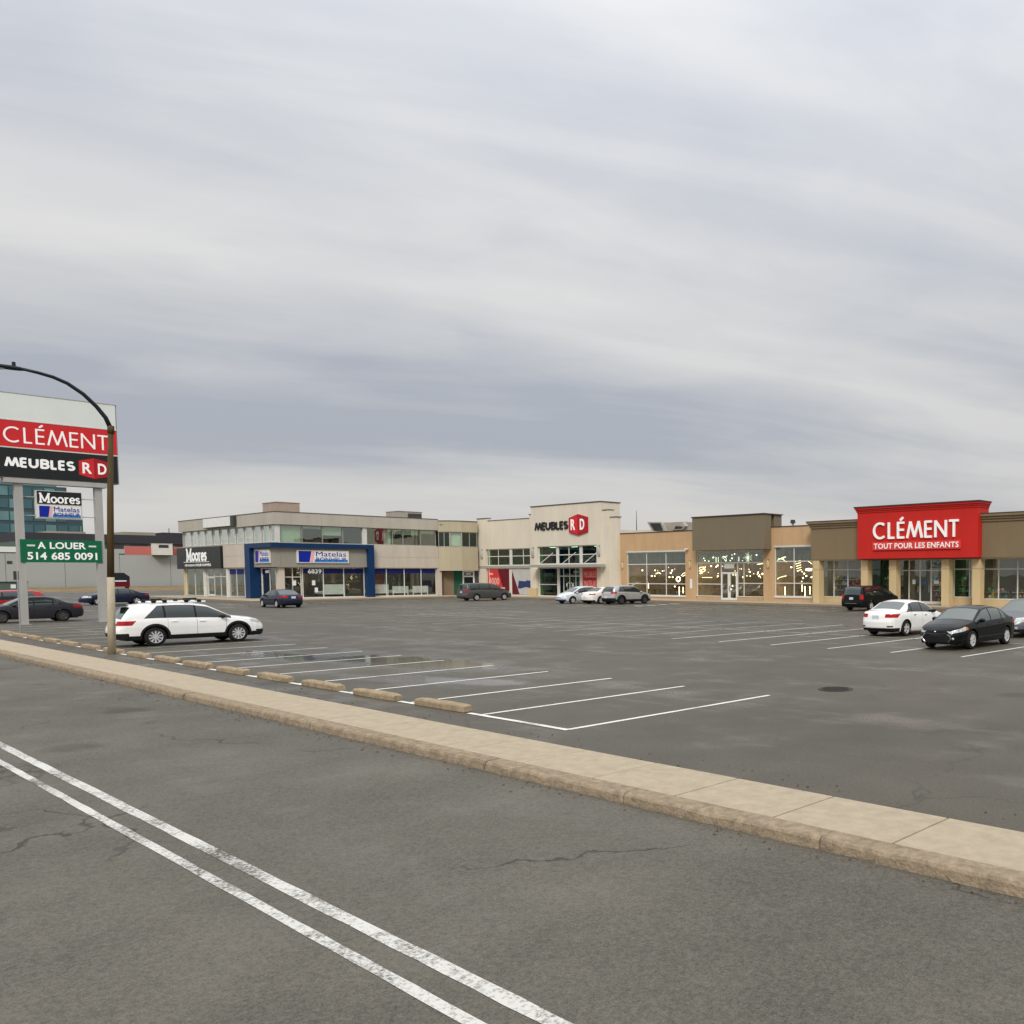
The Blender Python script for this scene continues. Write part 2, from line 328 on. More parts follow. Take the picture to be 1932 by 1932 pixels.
class Fr:   # a wall frame: a runs to the right along the wall, d goes into the wall, z up
    def __init__(s, ox, oy, tx=1, ty=0): l = math.hypot(tx, ty); s.o = (ox, oy); s.t = (tx/l, ty/l)
    def P(s, a, d, z): return (s.o[0]+s.t[0]*a-s.t[1]*d, s.o[1]+s.t[1]*a+s.t[0]*d, z)
    def hexa(s, mb, a0, a1, d0, d1, z0, z1):
        P = s.P; return mb.hexa([P(a0, d0, z0), P(a1, d0, z0), P(a1, d1, z0), P(a0, d1, z0), P(a0, d0, z1), P(a1, d0, z1), P(a1, d1, z1), P(a0, d1, z1)])
    def box(s, name, material, parent, a0, a1, d0, d1, z0, z1, bevel=0):
        mb = MB(); s.hexa(mb, a0, a1, d0, d1, z0, z1); return mb.build(name, material, parent, bevel=bevel)
    def poly(s, name, material, parent, pts, d0, d1):
        return MB().prism(pts, lambda a, z: s.P(a, d0, z), lambda a, z: s.P(a, d1, z)).build(name, material, parent)
    def wall(s, name, material, parent, a0, a1, z0, z1, openings=(), d0=0, d1=.3):
        A = sorted({a0, a1, *[x for o in openings for x in (o[0], o[1])]}); Z = sorted({z0, z1, *[x for o in openings for x in (o[2], o[3])]})
        solid = lambda i, j: 0 <= i < len(A)-1 and 0 <= j < len(Z)-1 and not any(o[0] <= (A[i]+A[i+1])/2 <= o[1] and o[2] <= (Z[j]+Z[j+1])/2 <= o[3] for o in openings)
        mb = MB(); P = s.P
        for i in range(len(A)-1):
            for j in range(len(Z)-1):
                if not solid(i, j): continue
                l, r, b, t = A[i], A[i+1], Z[j], Z[j+1]
                mb.add([P(l, d0, b), P(r, d0, b), P(r, d0, t), P(l, d0, t)], [(0, 1, 2, 3)])
                mb.add([P(l, d1, b), P(r, d1, b), P(r, d1, t), P(l, d1, t)], [(3, 2, 1, 0)])
                if not solid(i-1, j): mb.add([P(l, d0, b), P(l, d1, b), P(l, d1, t), P(l, d0, t)], [(3, 2, 1, 0)])
                if not solid(i+1, j): mb.add([P(r, d0, b), P(r, d1, b), P(r, d1, t), P(r, d0, t)], [(0, 1, 2, 3)])
                if not solid(i, j-1): mb.add([P(l, d0, b), P(r, d0, b), P(r, d1, b), P(l, d1, b)], [(3, 2, 1, 0)])
                if not solid(i, j+1): mb.add([P(l, d0, t), P(r, d0, t), P(r, d1, t), P(l, d1, t)], [(0, 1, 2, 3)])
        return mb.build(name, material, parent)
    def window(s, parent, a0, a1, z0, z1, mull=(), trans=(), fw=.07, d=.08, fm='frame_white', gm='glass_clear', thick=(), name='window', sill=None, head=None, skip=(), panemats=None):
        """frame with mullions and transoms; every pane a child of its own. thick: {mullion: half width}"""
        thick = dict(thick); mb = MB(); h = fw/2
        s.hexa(mb, a0, a1, d, d+.09, z0, z0+fw); s.hexa(mb, a0, a1, d, d+.09, z1-fw, z1)
        s.hexa(mb, a0, a0+fw, d, d+.09, z0+fw, z1-fw); s.hexa(mb, a1-fw, a1, d, d+.09, z0+fw, z1-fw)
        xs = [a0+fw]; 
        for q in sorted(mull):
            w = thick.get(q, h); s.hexa(mb, q-w, q+w, d-.02 if w > h else d+.005, d+.085, z0+fw, z1-fw); xs += [q-w, q+w]
        xs.append(a1-fw)
        zs = [z0+fw]
        for q in sorted(trans): zs += [q-h, q+h]
        zs.append(z1-fw)
        cols = [(xs[i], xs[i+1]) for i in range(0, len(xs), 2)]; rows = [(zs[j], zs[j+1]) for j in range(0, len(zs), 2)]
        for (l, r) in cols:
            for q in sorted(trans): s.hexa(mb, l, r, d+.01, d+.08, q-h, q+h)
        o = mb.build(name, fm, parent)
        if head: s.box('head_trim', fm, o, a0-.05, a1+.05, d-.14, d-.003, z1-.02, z1+head)
        if sill: s.box('sill', fm, o, a0-.04, a1+.04, d-.16, d-.003, z0-sill, z0+.02)
        for i, (l, r) in enumerate(cols):
            for j, (b, t) in enumerate(rows):
                if (i, j) in skip: continue
                g = (panemats or {}).get((i, j), (panemats or {}).get((None, j), gm))
                s.box('pane', g, o, l, r, d+.035, d+.05, b, t)
        return o
    def text(s, body, material, parent, a0, a1, z0, z1, d, depth=.03, bold=0.0, name='lettering', space=1.0, shear=0):
        if ' ' in body:   # one mesh for each word
            def width(q):
                cu = bpy.data.curves.new('t', 'FONT'); cu.body = q; cu.size = 1; cu.space_character = space; ob = bpy.data.objects.new('t', cu); me = bpy.data.meshes.new_from_object(ob)
                xs = [v.co.x for v in me.vertices]; bpy.data.objects.remove(ob); bpy.data.curves.remove(cu); bpy.data.meshes.remove(me); return max(xs)-min(xs)
            ws_ = body.split(' '); wd = [width(q) for q in ws_]; tot = sum(wd)+.34*(len(ws_)-1); k = (a1-a0)/tot; a = a0
            for q, w_ in zip(ws_, wd): o = s.text(q, material, parent, a, a+w_*k, z0, z1, d, depth, bold, name, space, shear); a += (w_+.34)*k
            return o
        cu = bpy.data.curves.new('t', 'FONT'); cu.body = body; cu.size = 1; cu.extrude = .01; cu.offset = 0 if 'M' in body else min(bold, .022); cu.space_character = space; cu.resolution_u = 3; cu.shear = shear
        ob = bpy.data.objects.new('t', cu); me = bpy.data.meshes.new_from_object(ob); bpy.data.objects.remove(ob); bpy.data.curves.remove(cu)
        co = np.array([v.co[:] for v in me.vertices]); mn = co.min(0); mxx = co.max(0)
        for v in me.vertices:
            q = v.co; a = a0+(q.x-mn[0])/(mxx[0]-mn[0])*(a1-a0); z = z0+(q.y-mn[1])/(mxx[1]-mn[1])*(z1-z0)
            v.co = Vector(s.P(a, d-(depth if q.z > 0 else 0), z))
        me.materials.clear(); me.materials.append(MATS[material]); me.name = name
        o = bpy.data.objects.new(name, me); col.objects.link(o); o.parent = parent
        return o
    def strokes(s, material, parent, segs, a0, a1, z0, z1, w, d, depth, name='letter'):
        """a letter made of flat strokes in a unit box; each stroke a polyline of points"""
        obs = MB(); sc = lambda p: (a0+p[0]*(a1-a0), z0+p[1]*(z1-z0))
        dd = 0
        for pl in segs:
            pts = [Vector(sc(p)) for p in pl]; n = len(pts); L = []; Rr = []
            for i in range(n):
                t = (pts[min(i+1, n-1)]-pts[max(i-1, 0)]).normalized(); nn = Vector((-t.y, t.x))*w/2; L.append(pts[i]+nn); Rr.append(pts[i]-nn)
            for i in range(n-1):
                q = [Rr[i], Rr[i+1], L[i+1], L[i]]
                obs.prism([(p.x, p.y) for p in q], lambda a, z: s.P(a, d-depth-dd, z), lambda a, z: s.P(a, d, z))
            dd += .0015
        return obs.build(name, material, parent)

# ------------------------------------------------------------------ ground, road, lot
struct(MB().add([(-1500, -600, -.30), (900, -600, -.30), (900, 1500, -.30), (-1500, 1500, -.30)], [(0, 1, 2, 3)]).build('ground', 'far_ground'))
road = struct(MB().add([(-420, -14, -.105), (60, -14, -.105), (60, 7.2, -.105), (-420, 7.2, -.105)], [(0, 1, 2, 3)]).build('road', 'road_asphalt'))
lot = struct(MB().add([(-175, 8.2, 0), (20, 8.2, 0), (20, 62, 0), (-175, 62, 0)], [(0, 1, 2, 3)]).build('parking_lot', 'lot_asphalt'))
SIDE_Y0, SIDE_Y1 = 7.21, 8.32
walk = struct(MB().box(-175, 20, SIDE_Y0+.02, SIDE_Y1-.02, -.2, -.03).build('sidewalk', 'concrete_kerb'))
# pavement slabs and kerb stones, each a piece of its own
slab_me = None
for i in range(-116, 8):
    x = i*1.5
    mb = MB(); j = random.uniform(-.006, .006)
    mb.box(x+.012, x+1.488, SIDE_Y0, SIDE_Y1, -.05, .030+j*.4)
    s = mb.build('slab', 'concrete_walk', walk, bevel=.008 if x > -50 else 0)
for i in range(-50, 5):
    x = i*2.9+.6; j = random.uniform(-.008, .008); k = random.uniform(-.008, .008)
    # worn kerb stone: rounded road edge, slightly uneven
    pts = [(6.93+j, -.30), (7.205, -.30), (7.205, .028), (7.0, .028+k), (6.965+j, .018+k), (6.945+j, -.01), (6.935+j, -.08)]
    nseg = 14 if x > -45 else 2; V = []; F = []; n = len(pts)
    for q in range(nseg+1):
        xx = x+.008+(2.884)*q/nseg; w = random.uniform(-.009, .012)+(random.uniform(.01, .03) if random.random() < .12 else 0); h = random.uniform(-.008, .005)-(random.uniform(.01, .03) if random.random() < .12 else 0)
        V += [(xx, p[0]+(w if p[0] < 7.1 else 0), p[1]+(h if p[1] > -.1 else 0)) for p in pts]
    for q in range(nseg): F += [(q*n+a, q*n+(a+1) % n, (q+1)*n+(a+1) % n, (q+1)*n+a) for a in range(n)]
    F += [tuple(range(n)), tuple(range(nseg*n+n-1, nseg*n-1, -1))]
    MB().add(V, F).build('kerb_stone', 'concrete_kerb', walk)
def line(parent, x0, y0, x1, y1, w, z, material='line_paint', name='parking_line'):
    d = Vector((x1-x0, y1-y0)).normalized(); nn = Vector((-d.y, d.x))*w/2; L = math.hypot(x1-x0, y1-y0); n = max(2, int(L/.35)); V = []
    for i in range(n+1):
        p = Vector((x0, y0))+d*(L*i/n); a = random.uniform(.86, 1.04); b = random.uniform(.86, 1.04)
        V += [(p.x+nn.x*a, p.y+nn.y*a, z), (p.x-nn.x*b, p.y-nn.y*b, z)]
    return MB().add(V, [(2*i, 2*i+1, 2*i+3, 2*i+2) for i in range(n)]).build(name, material, parent)
ST = 2.59; X0 = -12.26; Y0 = 9.29
for k in range(0, 30):
    x = X0-ST*k
    old = 'line_paint' if k < 10 else 'line_paint_old'
    line(lot, x, Y0+(.0 if k == 0 else .06), x, 14.62, .11, .004, old)
line(lot, X0+.05, Y0, X0-ST*1.02, Y0-.0, .12, .008)
for k in range(1, 26): line(lot, X0-ST*k-.35, Y0, X0-ST*k+.40, Y0, .11, .0075)
for k in range(-2, 17):
    x = -13.08-ST*k
    line(lot, x, 24.95, x, 36.9, .10, .004, 'line_paint' if k < 6 else 'line_paint_old')
line(lot, -7.5, 30.75, -56, 30.75, .10, .008, 'line_paint_old')
for k in range(0, 17):
    line(lot, -33.6-ST*k, 48.2, -33.6-ST*k, 54.0, .10, .004, 'line_paint_old')
for k in range(0, 7):
    line(lot, -84.0, 30.5+ST*k, -90.0, 30.5+ST*k, .10, .004, 'line_paint_old')
# lane lines on the road
line(road, -150, 3.24, 20, 3.24, .13, -.101, 'lane_paint', name='lane_line'); line(road, -150, 2.93, 20, 2.93, .10, -.101, 'lane_paint', name='lane_line')
for k in range(-12, 5): line(road, k*9, -.9, k*9+3, -.9, .12, -.101, name='lane_line')
line(road, -150, -4.6, 20, -4.6, .13, -.101, 'line_paint', name='lane_line')
# four short white marker dashes in front of the lighting shop
for u, v in ((1205.6, 1143.5), (1228.6, 1142.2), (1250.5, 1140.6), (1271.8, 1139.3)):
    d = pdir(u, v); t = -CAMH/d.z; x, y = d.x*t, d.y*t; line(lot, x-.45, y-.1, x+.45, y+.1, .45, .009, name='marker_dash')
# leaf litter along the gutter and the verge (nobody could count it)
V = []; Fc = []
for i in range(1500):
    x = random.uniform(-75, 4); zone = random.random()
    y, z = (6.89-abs(random.gauss(0, .16)), -.099) if zone < .6 else (random.uniform(8.42, 9.15), .006) if zone < .85 else (8.34+abs(random.gauss(0, .06)), .006)
    if random.random() < .5: x = round(x/3.1)*3.1+random.gauss(0, .5)
    a = random.uniform(0, 6.28); l_ = random.uniform(.006, .030)**1.0*random.choice((.6, 1, 1)); w_ = l_*random.uniform(.3, .8); c_, s_ = math.cos(a), math.sin(a); k = len(V)
    V += [(x+c_*l_, y+s_*l_, z), (x-s_*w_, y+c_*w_, z+.012), (x-c_*l_, y-s_*l_, z+.002), (x+s_*w_, y-c_*w_, z+.008)]; Fc.append((k, k+1, k+2, k+3))
mat('dead_leaf', (.10, .06, .025), .9, .5, 9)
lf = MB().add(V, Fc).build('leaf_litter', 'dead_leaf'); lf['kind'] = 'stuff'; lf['label'] = 'scattered brown leaf litter along the gutter and verge'
# manhole
mh = thing('manhole_cover', 'round dark iron manhole cover with rusty rim set in the parking lot', 'manhole', (-11.69, 16.28, .004))
V = []; n = 40
for r, z in ((.40, .0), (.40, .012), (.355, .012), (.355, .004)): V += [(r*math.cos(2*math.pi*i/n), r*math.sin(2*math.pi*i/n), z) for i in range(n)]
MB().add(V, [(k*n+i, k*n+(i+1) % n, (k+1)*n+(i+1) % n, (k+1)*n+i) for k in range(3) for i in range(n)]).build('rim', 'iron_rust', mh)
mb = MB(); mb.add([(.352*math.cos(2*math.pi*i/n), .352*math.sin(2*math.pi*i/n), .006) for i in range(n)], [tuple(range(n))])
for i in range(-3, 4):
    for j in range(-3, 4):
        if math.hypot(i, j) < 3.4: mb.box(i*.09-.03, i*.09+.03, j*.09-.03, j*.09+.03, .0062, .014)
mb.build('lid', 'iron', mh)
# wheel stops
ordn = ['first', 'second', 'third', 'fourth', 'fifth', 'sixth', 'seventh', 'eighth', 'ninth', 'tenth', 'eleventh', 'twelfth', 'thirteenth', 'fourteenth', 'fifteenth']
def wheel_stop_mesh(seed):
    rr = random.Random(seed); L = 1.78; V = []; F = []; n = 9
    prof = [(-.115, 0), (-.11, .10), (-.085, .135), (.085, .135), (.11, .10), (.115, 0)]
    m_ = len(prof)
    for i in range(n+1):
        x = -L/2+L*i/n; e = 1-.12*(1 if i in (0, n) else 0)
        V += [(x+(rr.uniform(-.012, .012) if i not in (0, n) else rr.uniform(-.03, .01)*(1 if i else -1)), p[0]*e+rr.uniform(-.006, .006), p[1]*e+(rr.uniform(-.008, .006) if p[1] > 0 else 0)) for p in prof]
    for i in range(n): F += [(i*m_+a, (i+1)*m_+a, (i+1)*m_+a+1, i*m_+a+1) for a in range(m_-1)]
    F += [tuple(range(m_)), tuple(range(n*m_+m_-1, n*m_-1, -1))]
    return MB().add(V, F)
for i in range(15):
    k = i+1
    o = wheel_stop_mesh(i).build('wheel_stop', 'wheel_stop', None, bevel=.012)
    o.location = (X0-ST*(k+.52)+random.uniform(-.06, .06)+(0 if i < 13 else .25), Y0+.05+random.uniform(-.03, .03), .006); o.rotation_euler.z = random.uniform(-.02, .02)
    tag(o, 'weathered brown concrete wheel stop, %s in the row counted from its near end' % ordn[i], 'wheel stop', 'wheel stops along the pavement')
# mall pavements in front of the shops (raised)
mw = struct(MB().box(-95.2, -10, 56.9, 60.65, -.1, .15).build('shop_walkway', 'concrete_walk'))
ww = struct(MB().box(-123.8, -92.2, 34.3, 38.2, -.1, .15).build('shop_walkway', 'concrete_walk'))
ww2 = struct(MB().box(-96.7, -92.2, 38.21, 60.6, -.1, .149).build('shop_walkway', 'concrete_walk'))
for x0, x1 in ((-92.1, -66), (-65.9, -45.7), (-45.6, -10)):
    MB().box(x0, x1, 56.68, 56.89, -.1, .146).build('kerb_stone', 'concrete_kerb', mw)
MB().box(-123.8, -92.2, 34.1, 34.29, -.1, .146).build('kerb_stone', 'concrete_kerb', ww)
MB().box(-92.19, -92.0, 34.3, 56.6, -.1, .146).build('kerb_stone', 'concrete_kerb', ww2)
# bank of dry grass beyond the lot
V = []; F = []; nx, ny = 12, 40
for i in range(nx+1):
    for j in range(ny+1):
        x = -176-28*i/nx; V.append((x, -20+150*j/ny, -.28+.72*(i/nx)+random.uniform(-.1, .1)*(1 if 0 < i < nx else 0)))
for i in range(nx):
    for j in range(ny): F.append((i*(ny+1)+j, i*(ny+1)+j+1, (i+1)*(ny+1)+j+1, (i+1)*(ny+1)+j))
struct(MB().add(V, F).build('grass_bank', 'dry_grass', smooth=True))

# ------------------------------------------------------------------ two-storey corner building
WY, WX = 38.1, -96.6
wb = thing('corner_building', 'two-storey grey office building with ribbon windows on the left of the plaza', 'building', (WX, WY, 0))
def keep(o, root):   # parent without moving: root empties sit at the building base
    o.matrix_parent_inverse = Matrix.Translation(root.location).inverted(); return o
_bld = MB.build
def _b(s, name, material, parent=None, smooth=False, bevel=0):
    o = _bld(s, name, material, parent, smooth, bevel)
    if parent is not None and parent.type == 'EMPTY' and parent.get('fixed'): o.matrix_parent_inverse = Matrix.Translation(parent.location).inverted()
    return o
MB.build = _b
_ftx = Fr.text
def _ft(s, *a, **k):
    o = _ftx(s, *a, **k)
    if o.parent is not None and o.parent.type == 'EMPTY' and o.parent.get('fixed'): o.matrix_parent_inverse = Matrix.Translation(o.parent.location).inverted()
    return o
Fr.text = _ft
wb['fixed'] = 1
FL = Fr(0, WY); FW = Fr(WX, 0, 0, 1)
sc = .996
# shell: back walls, roof, floors
box('back_wall', 'grey_panel', wb, -123.3, -96.2, 74.7, 75, 0, 8.6); FR_ = Fr(-123.3, 0, 0, 1)
box('side_wall', 'grey_panel', wb, -123.35, -123.05, WY+.35, 74.7, 0, 8.6)
box('roof_deck', 'roof_gravel', wb, -123.04, -97.0, WY+.32, 74.69, 8.2, 8.35)
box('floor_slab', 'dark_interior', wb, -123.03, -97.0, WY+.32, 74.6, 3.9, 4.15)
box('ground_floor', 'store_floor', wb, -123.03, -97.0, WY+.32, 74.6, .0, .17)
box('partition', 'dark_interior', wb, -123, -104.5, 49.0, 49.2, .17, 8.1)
box('partition', 'store_wall', wb, -104.49, -104.3, 44, 74, .17, 8.1)
# --- left (road) face
XL = -123.35
px = [(-122.21, -120.47), (-119.89, -118.2), (-117.78, -116.13), (-115.58, -113.97), (-113.44, -111.87), (-111.35, -109.45), (-108.95, -107.34), (-106.85, -105.17), (-104.69, -102.83), (-102.37, -100.67), (-100.22, -98.57), (-98.3, -96.95)]
FL.wall('wall', 'grey_panel', wb, XL, WX-.3, 5.80, 5.86, [], .06, .36)
FL.wall('upper_wall', 'frame_grey', wb, XL, WX-.3, 5.86, 7.68, [(a, b, 5.92, 7.66) for a, b in px], .30, .5)
for i, (a, b) in enumerate(px):
    o = FL.window(wb, a, b, 5.92, 7.66, fw=.10, d=.24, fm='frame_white', gm='glass_upper', trans=(6.55,) if i in (3, 4, 5, 8) else ())
    FL.box('blind', 'blind' if i % 3 else 'blind_grey', wb, a+.05, b-.05, .55, .58, 5.95 if i not in (3, 4, 6, 7) else 6.6, 7.62)
a0, a1 = XL-.05, WX+.02
cuts = [XL-.05, -118.9, -114.45, -105.9, -101.2, WX+.02]
for l, r in zip(cuts[:-1], cuts[1:]): FL.box('parapet_panel', 'grey_panel', wb, l+.006, r-.006, -.08 if r < WX else -.08, .22, 7.68, 8.92)
FL.box('coping', 'coping', wb, a0-.04, a1-.02, -.12, .28, 8.92, 8.98)
# storefront level, left face
FL.box('fascia_panel', 'pink_panel', wb, -109.95, -103.95, -.10, .1, 4.62, 5.79); FL.box('fascia_panel', 'pink_panel', wb, -109.95, -103.95, -.10, .1, 3.38, 4.605)
FL.box('fascia_backing', 'grey_panel', wb, XL, -102.6, .1, .3, 3.3, 5.80)
for l, r, mt in ((XL+.75, XL+1.15, 'column_beige'), (-116.45, -115.95, 'frame_white'), (-109.75, -109.25, 'frame_white'), (-103.9, -103.6, 'frame_white')): FL.box('pier', mt, wb, l, r, .05, .4, .15, 3.3)
FL.window(wb, -122.2, -116.45, .18, 3.3, (-119.4,), (), d=.16, gm='glass_clear', sill=None)
FL.window(wb, -115.95, -109.75, .18, 3.3, (-115.5, -113.5, -111.6), (2.4,), d=.16, gm='glass_clear')
FL.window(wb, -109.25, -103.9, .18, 3.3, (-107.2, -105.05), (), d=.16, gm='glass_clear')
dr = FL.box('door', 'frame_white', wb, -115.42, -115.32, .13, .2, .2, 2.33); FL.box('door_rail', 'frame_white', dr, -115.31, -113.6, .13, .2, .2, .42); FL.box('door_rail', 'frame_white', dr, -115.31, -113.6, .13, .2, 2.22, 2.33); FL.box('handle', 'steel', dr, -113.8, -113.75, .06, .12, 1.0, 1.5)
FL.window(wb, -103.6, -100.9, .18, 3.3, (-102.3,), (), d=.25)
FL.window(wb, -100.8, WX-.75, .18, 3.3, (-98.9,), (), d=.25)
# --- plaza face (faces +X), a = Y
ys = [38.77, 40.92, 42.95, 45.06]; ys = [y*sc for y in ys]
FW.wall('upper_wall', 'grey_panel', wb, WY+.31, 55.5, 5.79, 5.86, [], .02, .32)
FW.window(wb, WY+.55, 47.12*sc, 5.86, 7.66, ys, (), fw=.06, d=.22, fm='frame_grey', gm='glass_upper')
FW.box('pier', 'frame_white', wb, 47.12*sc, 47.56*sc, .05, .35, 5.86, 7.66); FW.box('pier', 'frame_white', wb, WY+.12, WY+.5, .1, .4, 5.86, 7.66)
FW.window(wb, 47.56*sc, 55.45, 5.86, 7.66, [y*sc for y in (49.55, 50.52, 51.72, 53.79)], (), fw=.06, d=.22, fm='frame_grey', gm='glass_upper')
for l, r, zb, mt in ((38.75, 40.7, 5.9, 'blind'), (40.85, 42.7, 7.35, 'blind'), (42.85, 44.8, 6.72, 'blind'), (49.5, 50.2, 5.9, 'blind_grey'), (50.4, 51.4, 7.1, 'blind'), (51.6, 53.4, 7.05, 'blind'), (53.65, 55.3, 7.25, 'blind')):
    FW.box('blind', mt, wb, l, r, .42, .45, zb, 7.64)
cuts = [WY-.085, 42.6, 46.9, 51.2, 55.55]
for l, r in zip(cuts[:-1], cuts[1:]): FW.box('parapet_panel', 'grey_panel', wb, l+.006, r-.006, -.0785 if l > 39 else -.0785, .22, 7.682, 8.921)
FW.box('coping', 'coping', wb, WY-.10, 55.6, -.12, .28, 8.922, 8.982)
for z0, z1 in ((3.34, 4.50), (4.515, 5.79)):
    for l, r in ((47.75, 50.2), (50.21, 53.0), (53.01, 55.55)): FW.box('fascia_panel', 'pink_panel', wb, l, r, -.06, .2, z0, z1)
# blue portal with inner band, wraps the corner
band = FL.box('portal_band', 'band_panel', wb, -101.2, WX+.30, -.30, .3, 3.38, 5.36); FW.box('portal_band', 'band_panel', wb, WY+.31, 47.1, -.302, .25, 3.381, 5.361)
FL.box('portal_leg', 'navy_paint', wb, -102.45, -101.2, -.72, .25, .15, 5.36)
FL.box('portal_header', 'navy_paint', wb, -102.45, WX+.70, -.72, .29, 5.362, 5.80)
FW.box('portal_header', 'navy_paint', wb, WY+.295, 47.75, -.70, .28, 5.363, 5.801)
FW.box('portal_leg', 'navy_paint', wb, 47.1, 47.75, -.70, .22, .15, 5.361)
FW.box('pier', 'pink_panel', wb, WY+.2, WY+.75, -.05, .45, .15, 3.38)
FW.window(wb, WY+.80, 40.6, .18, 3.36, (WY+.86+.78,), (2.36,), fw=.08, d=.3, fm='frame_white')
hd = FW.box('door_pull', 'steel', wb, 39.7, 39.74, .2, .26, .9, 1.5)
FW.window(wb, 40.65, 47.05, .18, 3.36, (42.75, 44.85), (), fw=.08, d=.22, fm='frame_white', sill=.06)
FW.window(wb, 47.78, 55.4, .18, 3.33, (49.5, 51.55, 53.55), (), fw=.08, d=.22, fm='frame_white', sill=.06)
FW.box('pier', 'pink_panel', wb, 55.42, 55.95, .0, .5, .15, 3.33)
for l, r in ((40.75, 42.7), (42.8, 44.8), (44.9, 47.0), (47.9, 49.45), (49.55, 51.5), (51.6, 53.5), (53.6, 55.35)): FW.box('valance', 'valance_navy', wb, l, r, .246, .2535, 2.72, 3.24)
for l, r in ((-109.1, -107.25), (-107.15, -105.1), (-105, -104), (-103.5, -102.4), (-100.7, -99.0)): FL.box('valance', 'valance_navy', wb, l, r, .186 if l < -104 else .276, .1935 if l < -104 else .2835, 2.65, 3.22)
n6 = FW.text('6839', 'white_letter', wb, 41.2, 42.55, 2.72, 3.18, .19, .03, .02, 'street_number')
FL.text('6839', 'white_letter', wb, -99.8, -98.95, 2.78, 3.08, .23, .02, .02, 'street_number')
for y, z in ((39.9, 1.75), (41.75, 1.75), (42.0, 1.0)): FW.box('notice', 'paper', wb, y-.16, y+.16, .285 if y < 40.5 else .205, .293 if y < 40.5 else .213, z-.25, z+.25)
# bay linking the corner building to the white shop
B = [(-96.6, 55.56), (-95.5, 56.4), (-94.9, 57.6), (-94.86, 59.62)]
for i in range(3):
    (x0, y0), (x1, y1) = B[i], B[i+1]; f = Fr(x0, y0, x1-x0, y1-y0); L = math.hypot(x1-x0, y1-y0)
    f.box('parapet_panel', 'olive_panel', wb, .005, L-.005, 0, .25, 7.52, 8.75); f.box('coping', 'coping', wb, -.02, L+.02, -.05, .3, 8.75, 8.83)
    f.box('fascia_panel', 'olive_panel', wb, .005, L-.005, 0, .25, 3.15, 5.76)
    f.window(wb, .02, L-.02, 5.78, 7.5, (L/2,) if i != 1 else (), (), fw=.07, d=.1, fm='frame_grey', gm='glass_green' if i != 1 else 'glass_upper')
    if i == 1: f.box('blind', 'blind', wb, .1, L-.1, .4, .42, 5.9, 7.45)
MB().prism(B+[(-97.0, 60.3), (-97.0, 55.56)], lambda x, y: (x, y, 3.02), lambda x, y: (x, y, 3.145)).build('soffit', 'grey_panel', wb)
MB().prism([(-96.3, 55.7), (-95.5, 56.7), (-95.2, 57.6), (-95.2, 59.5), (-97.0, 60.3), (-97.0, 55.7)], lambda x, y: (x, y, 8.3), lambda x, y: (x, y, 8.4)).build('roof_deck', 'roof_gravel', wb)
f = Fr(-97.3, 55.97, 2.0, 4.0)
f.box('entry_wall', 'brown_wall', wb, 0, 1.65, 0, .2, .15, 3.02); f.box('entry_panel', 'green_door', wb, 1.66, 2.6, .02, .2, .15, 3.02)
o = f.window(wb, 2.62, 3.95, .17, 3.0, (), (2.35,), fw=.16, d=.0, fm='white_paint', gm='glass_green'); f.box('number_plate', 'sign_white', wb, 3.0, 3.55, -.03, -.005, 2.57, 2.73)
f.box('entry_wall', 'frame_dark', wb, 3.96, 4.5, .0, .2, .15, 3.02)
box('bin_post', 'column_beige', wb, -94.75, -94.4, 57.0, 57.3, .15, .95)
mat('ceiling_panel', (.9, .9, .85), .5, 0, emit=(1, .95, .85), es=5)  # ceiling panels inferred from lit shops, added to brighten the interiors
for y in (41.5, 44.5, 49, 52, 55): box('ceiling_fill_light', 'ceiling_panel', wb, -100.2, -98.9, y-.3, y+.3, 3.86, 3.895)
for x in (-121, -118, -114, -111, -107): box('ceiling_fill_light', 'ceiling_panel', wb, x-.6, x+.6, 41, 41.6, 3.86, 3.895)
# --- things on the building
def mount(o, root_loc): return o
sg = thing('shop_sign', 'black fascia sign with white serif lettering on the corner building', 'sign', (-116.7, WY-.3, 3.3)); sg['fixed'] = 1
FL.box('sign_box', 'black_sign', sg, -123.5, -110.1, -.32, -.005, 3.30, 5.74)
def arc(cx, cy, rx, ry, a0, a1, n=18): return [(cx+rx*math.cos(R_(a0+(a1-a0)*i/n)), cy+ry*math.sin(R_(a0+(a1-a0)*i/n))) for i in range(n+1)]
SER = {'M': ([[(.14, .03), (.14, .97)], [(.14, .95), (.5, .10)], [(.5, .10), (.86, .95)], [(.86, .03), (.86, .97)], [(.0, .03), (.28, .03)], [(.70, .03), (1, .03)], [(.0, .97), (.22, .97)], [(.78, .97), (1, .97)]], 1.15),
       'o': ([arc(.5, .32, .42, .29, 0, 360)], .64), 'r': ([[(.3, .03), (.3, .60)], [(.05, .03), (.6, .03)], [(.05, .60), (.3, .60)], arc(.66, .34, .34, .26, 150, 55, 8)], .50),
       'e': ([[(.1, .34), (.9, .34)], arc(.5, .32, .42, .29, 0, 320)], .58), 's': ([arc(.5, .47, .34, .14, 20, 270, 10), arc(.5, .19, .36, .15, 90, -160, 10)], .46)}
def serif(F, s, w, h, a, z, parent, mt, d, depth=.03, st=.19):   # letters of flat strokes with slab serifs
    tot = sum(SER[c][1] for c in s)+.07*(len(s)-1); k = w/tot
    for c in s:
        g, cw = SER[c]; F.strokes(mt, parent, g, a, a+cw*k, z, z+h, st*h, d, depth); a += (cw+.07)*k
serif(FL, 'Moores', 6.2, 1.35, -120.3, 4.22, sg, 'white_letter', -.322)
FL.box('underline', 'white_letter', sg, -121.2, -113.3, -.345, -.322, 4.05, 4.10)
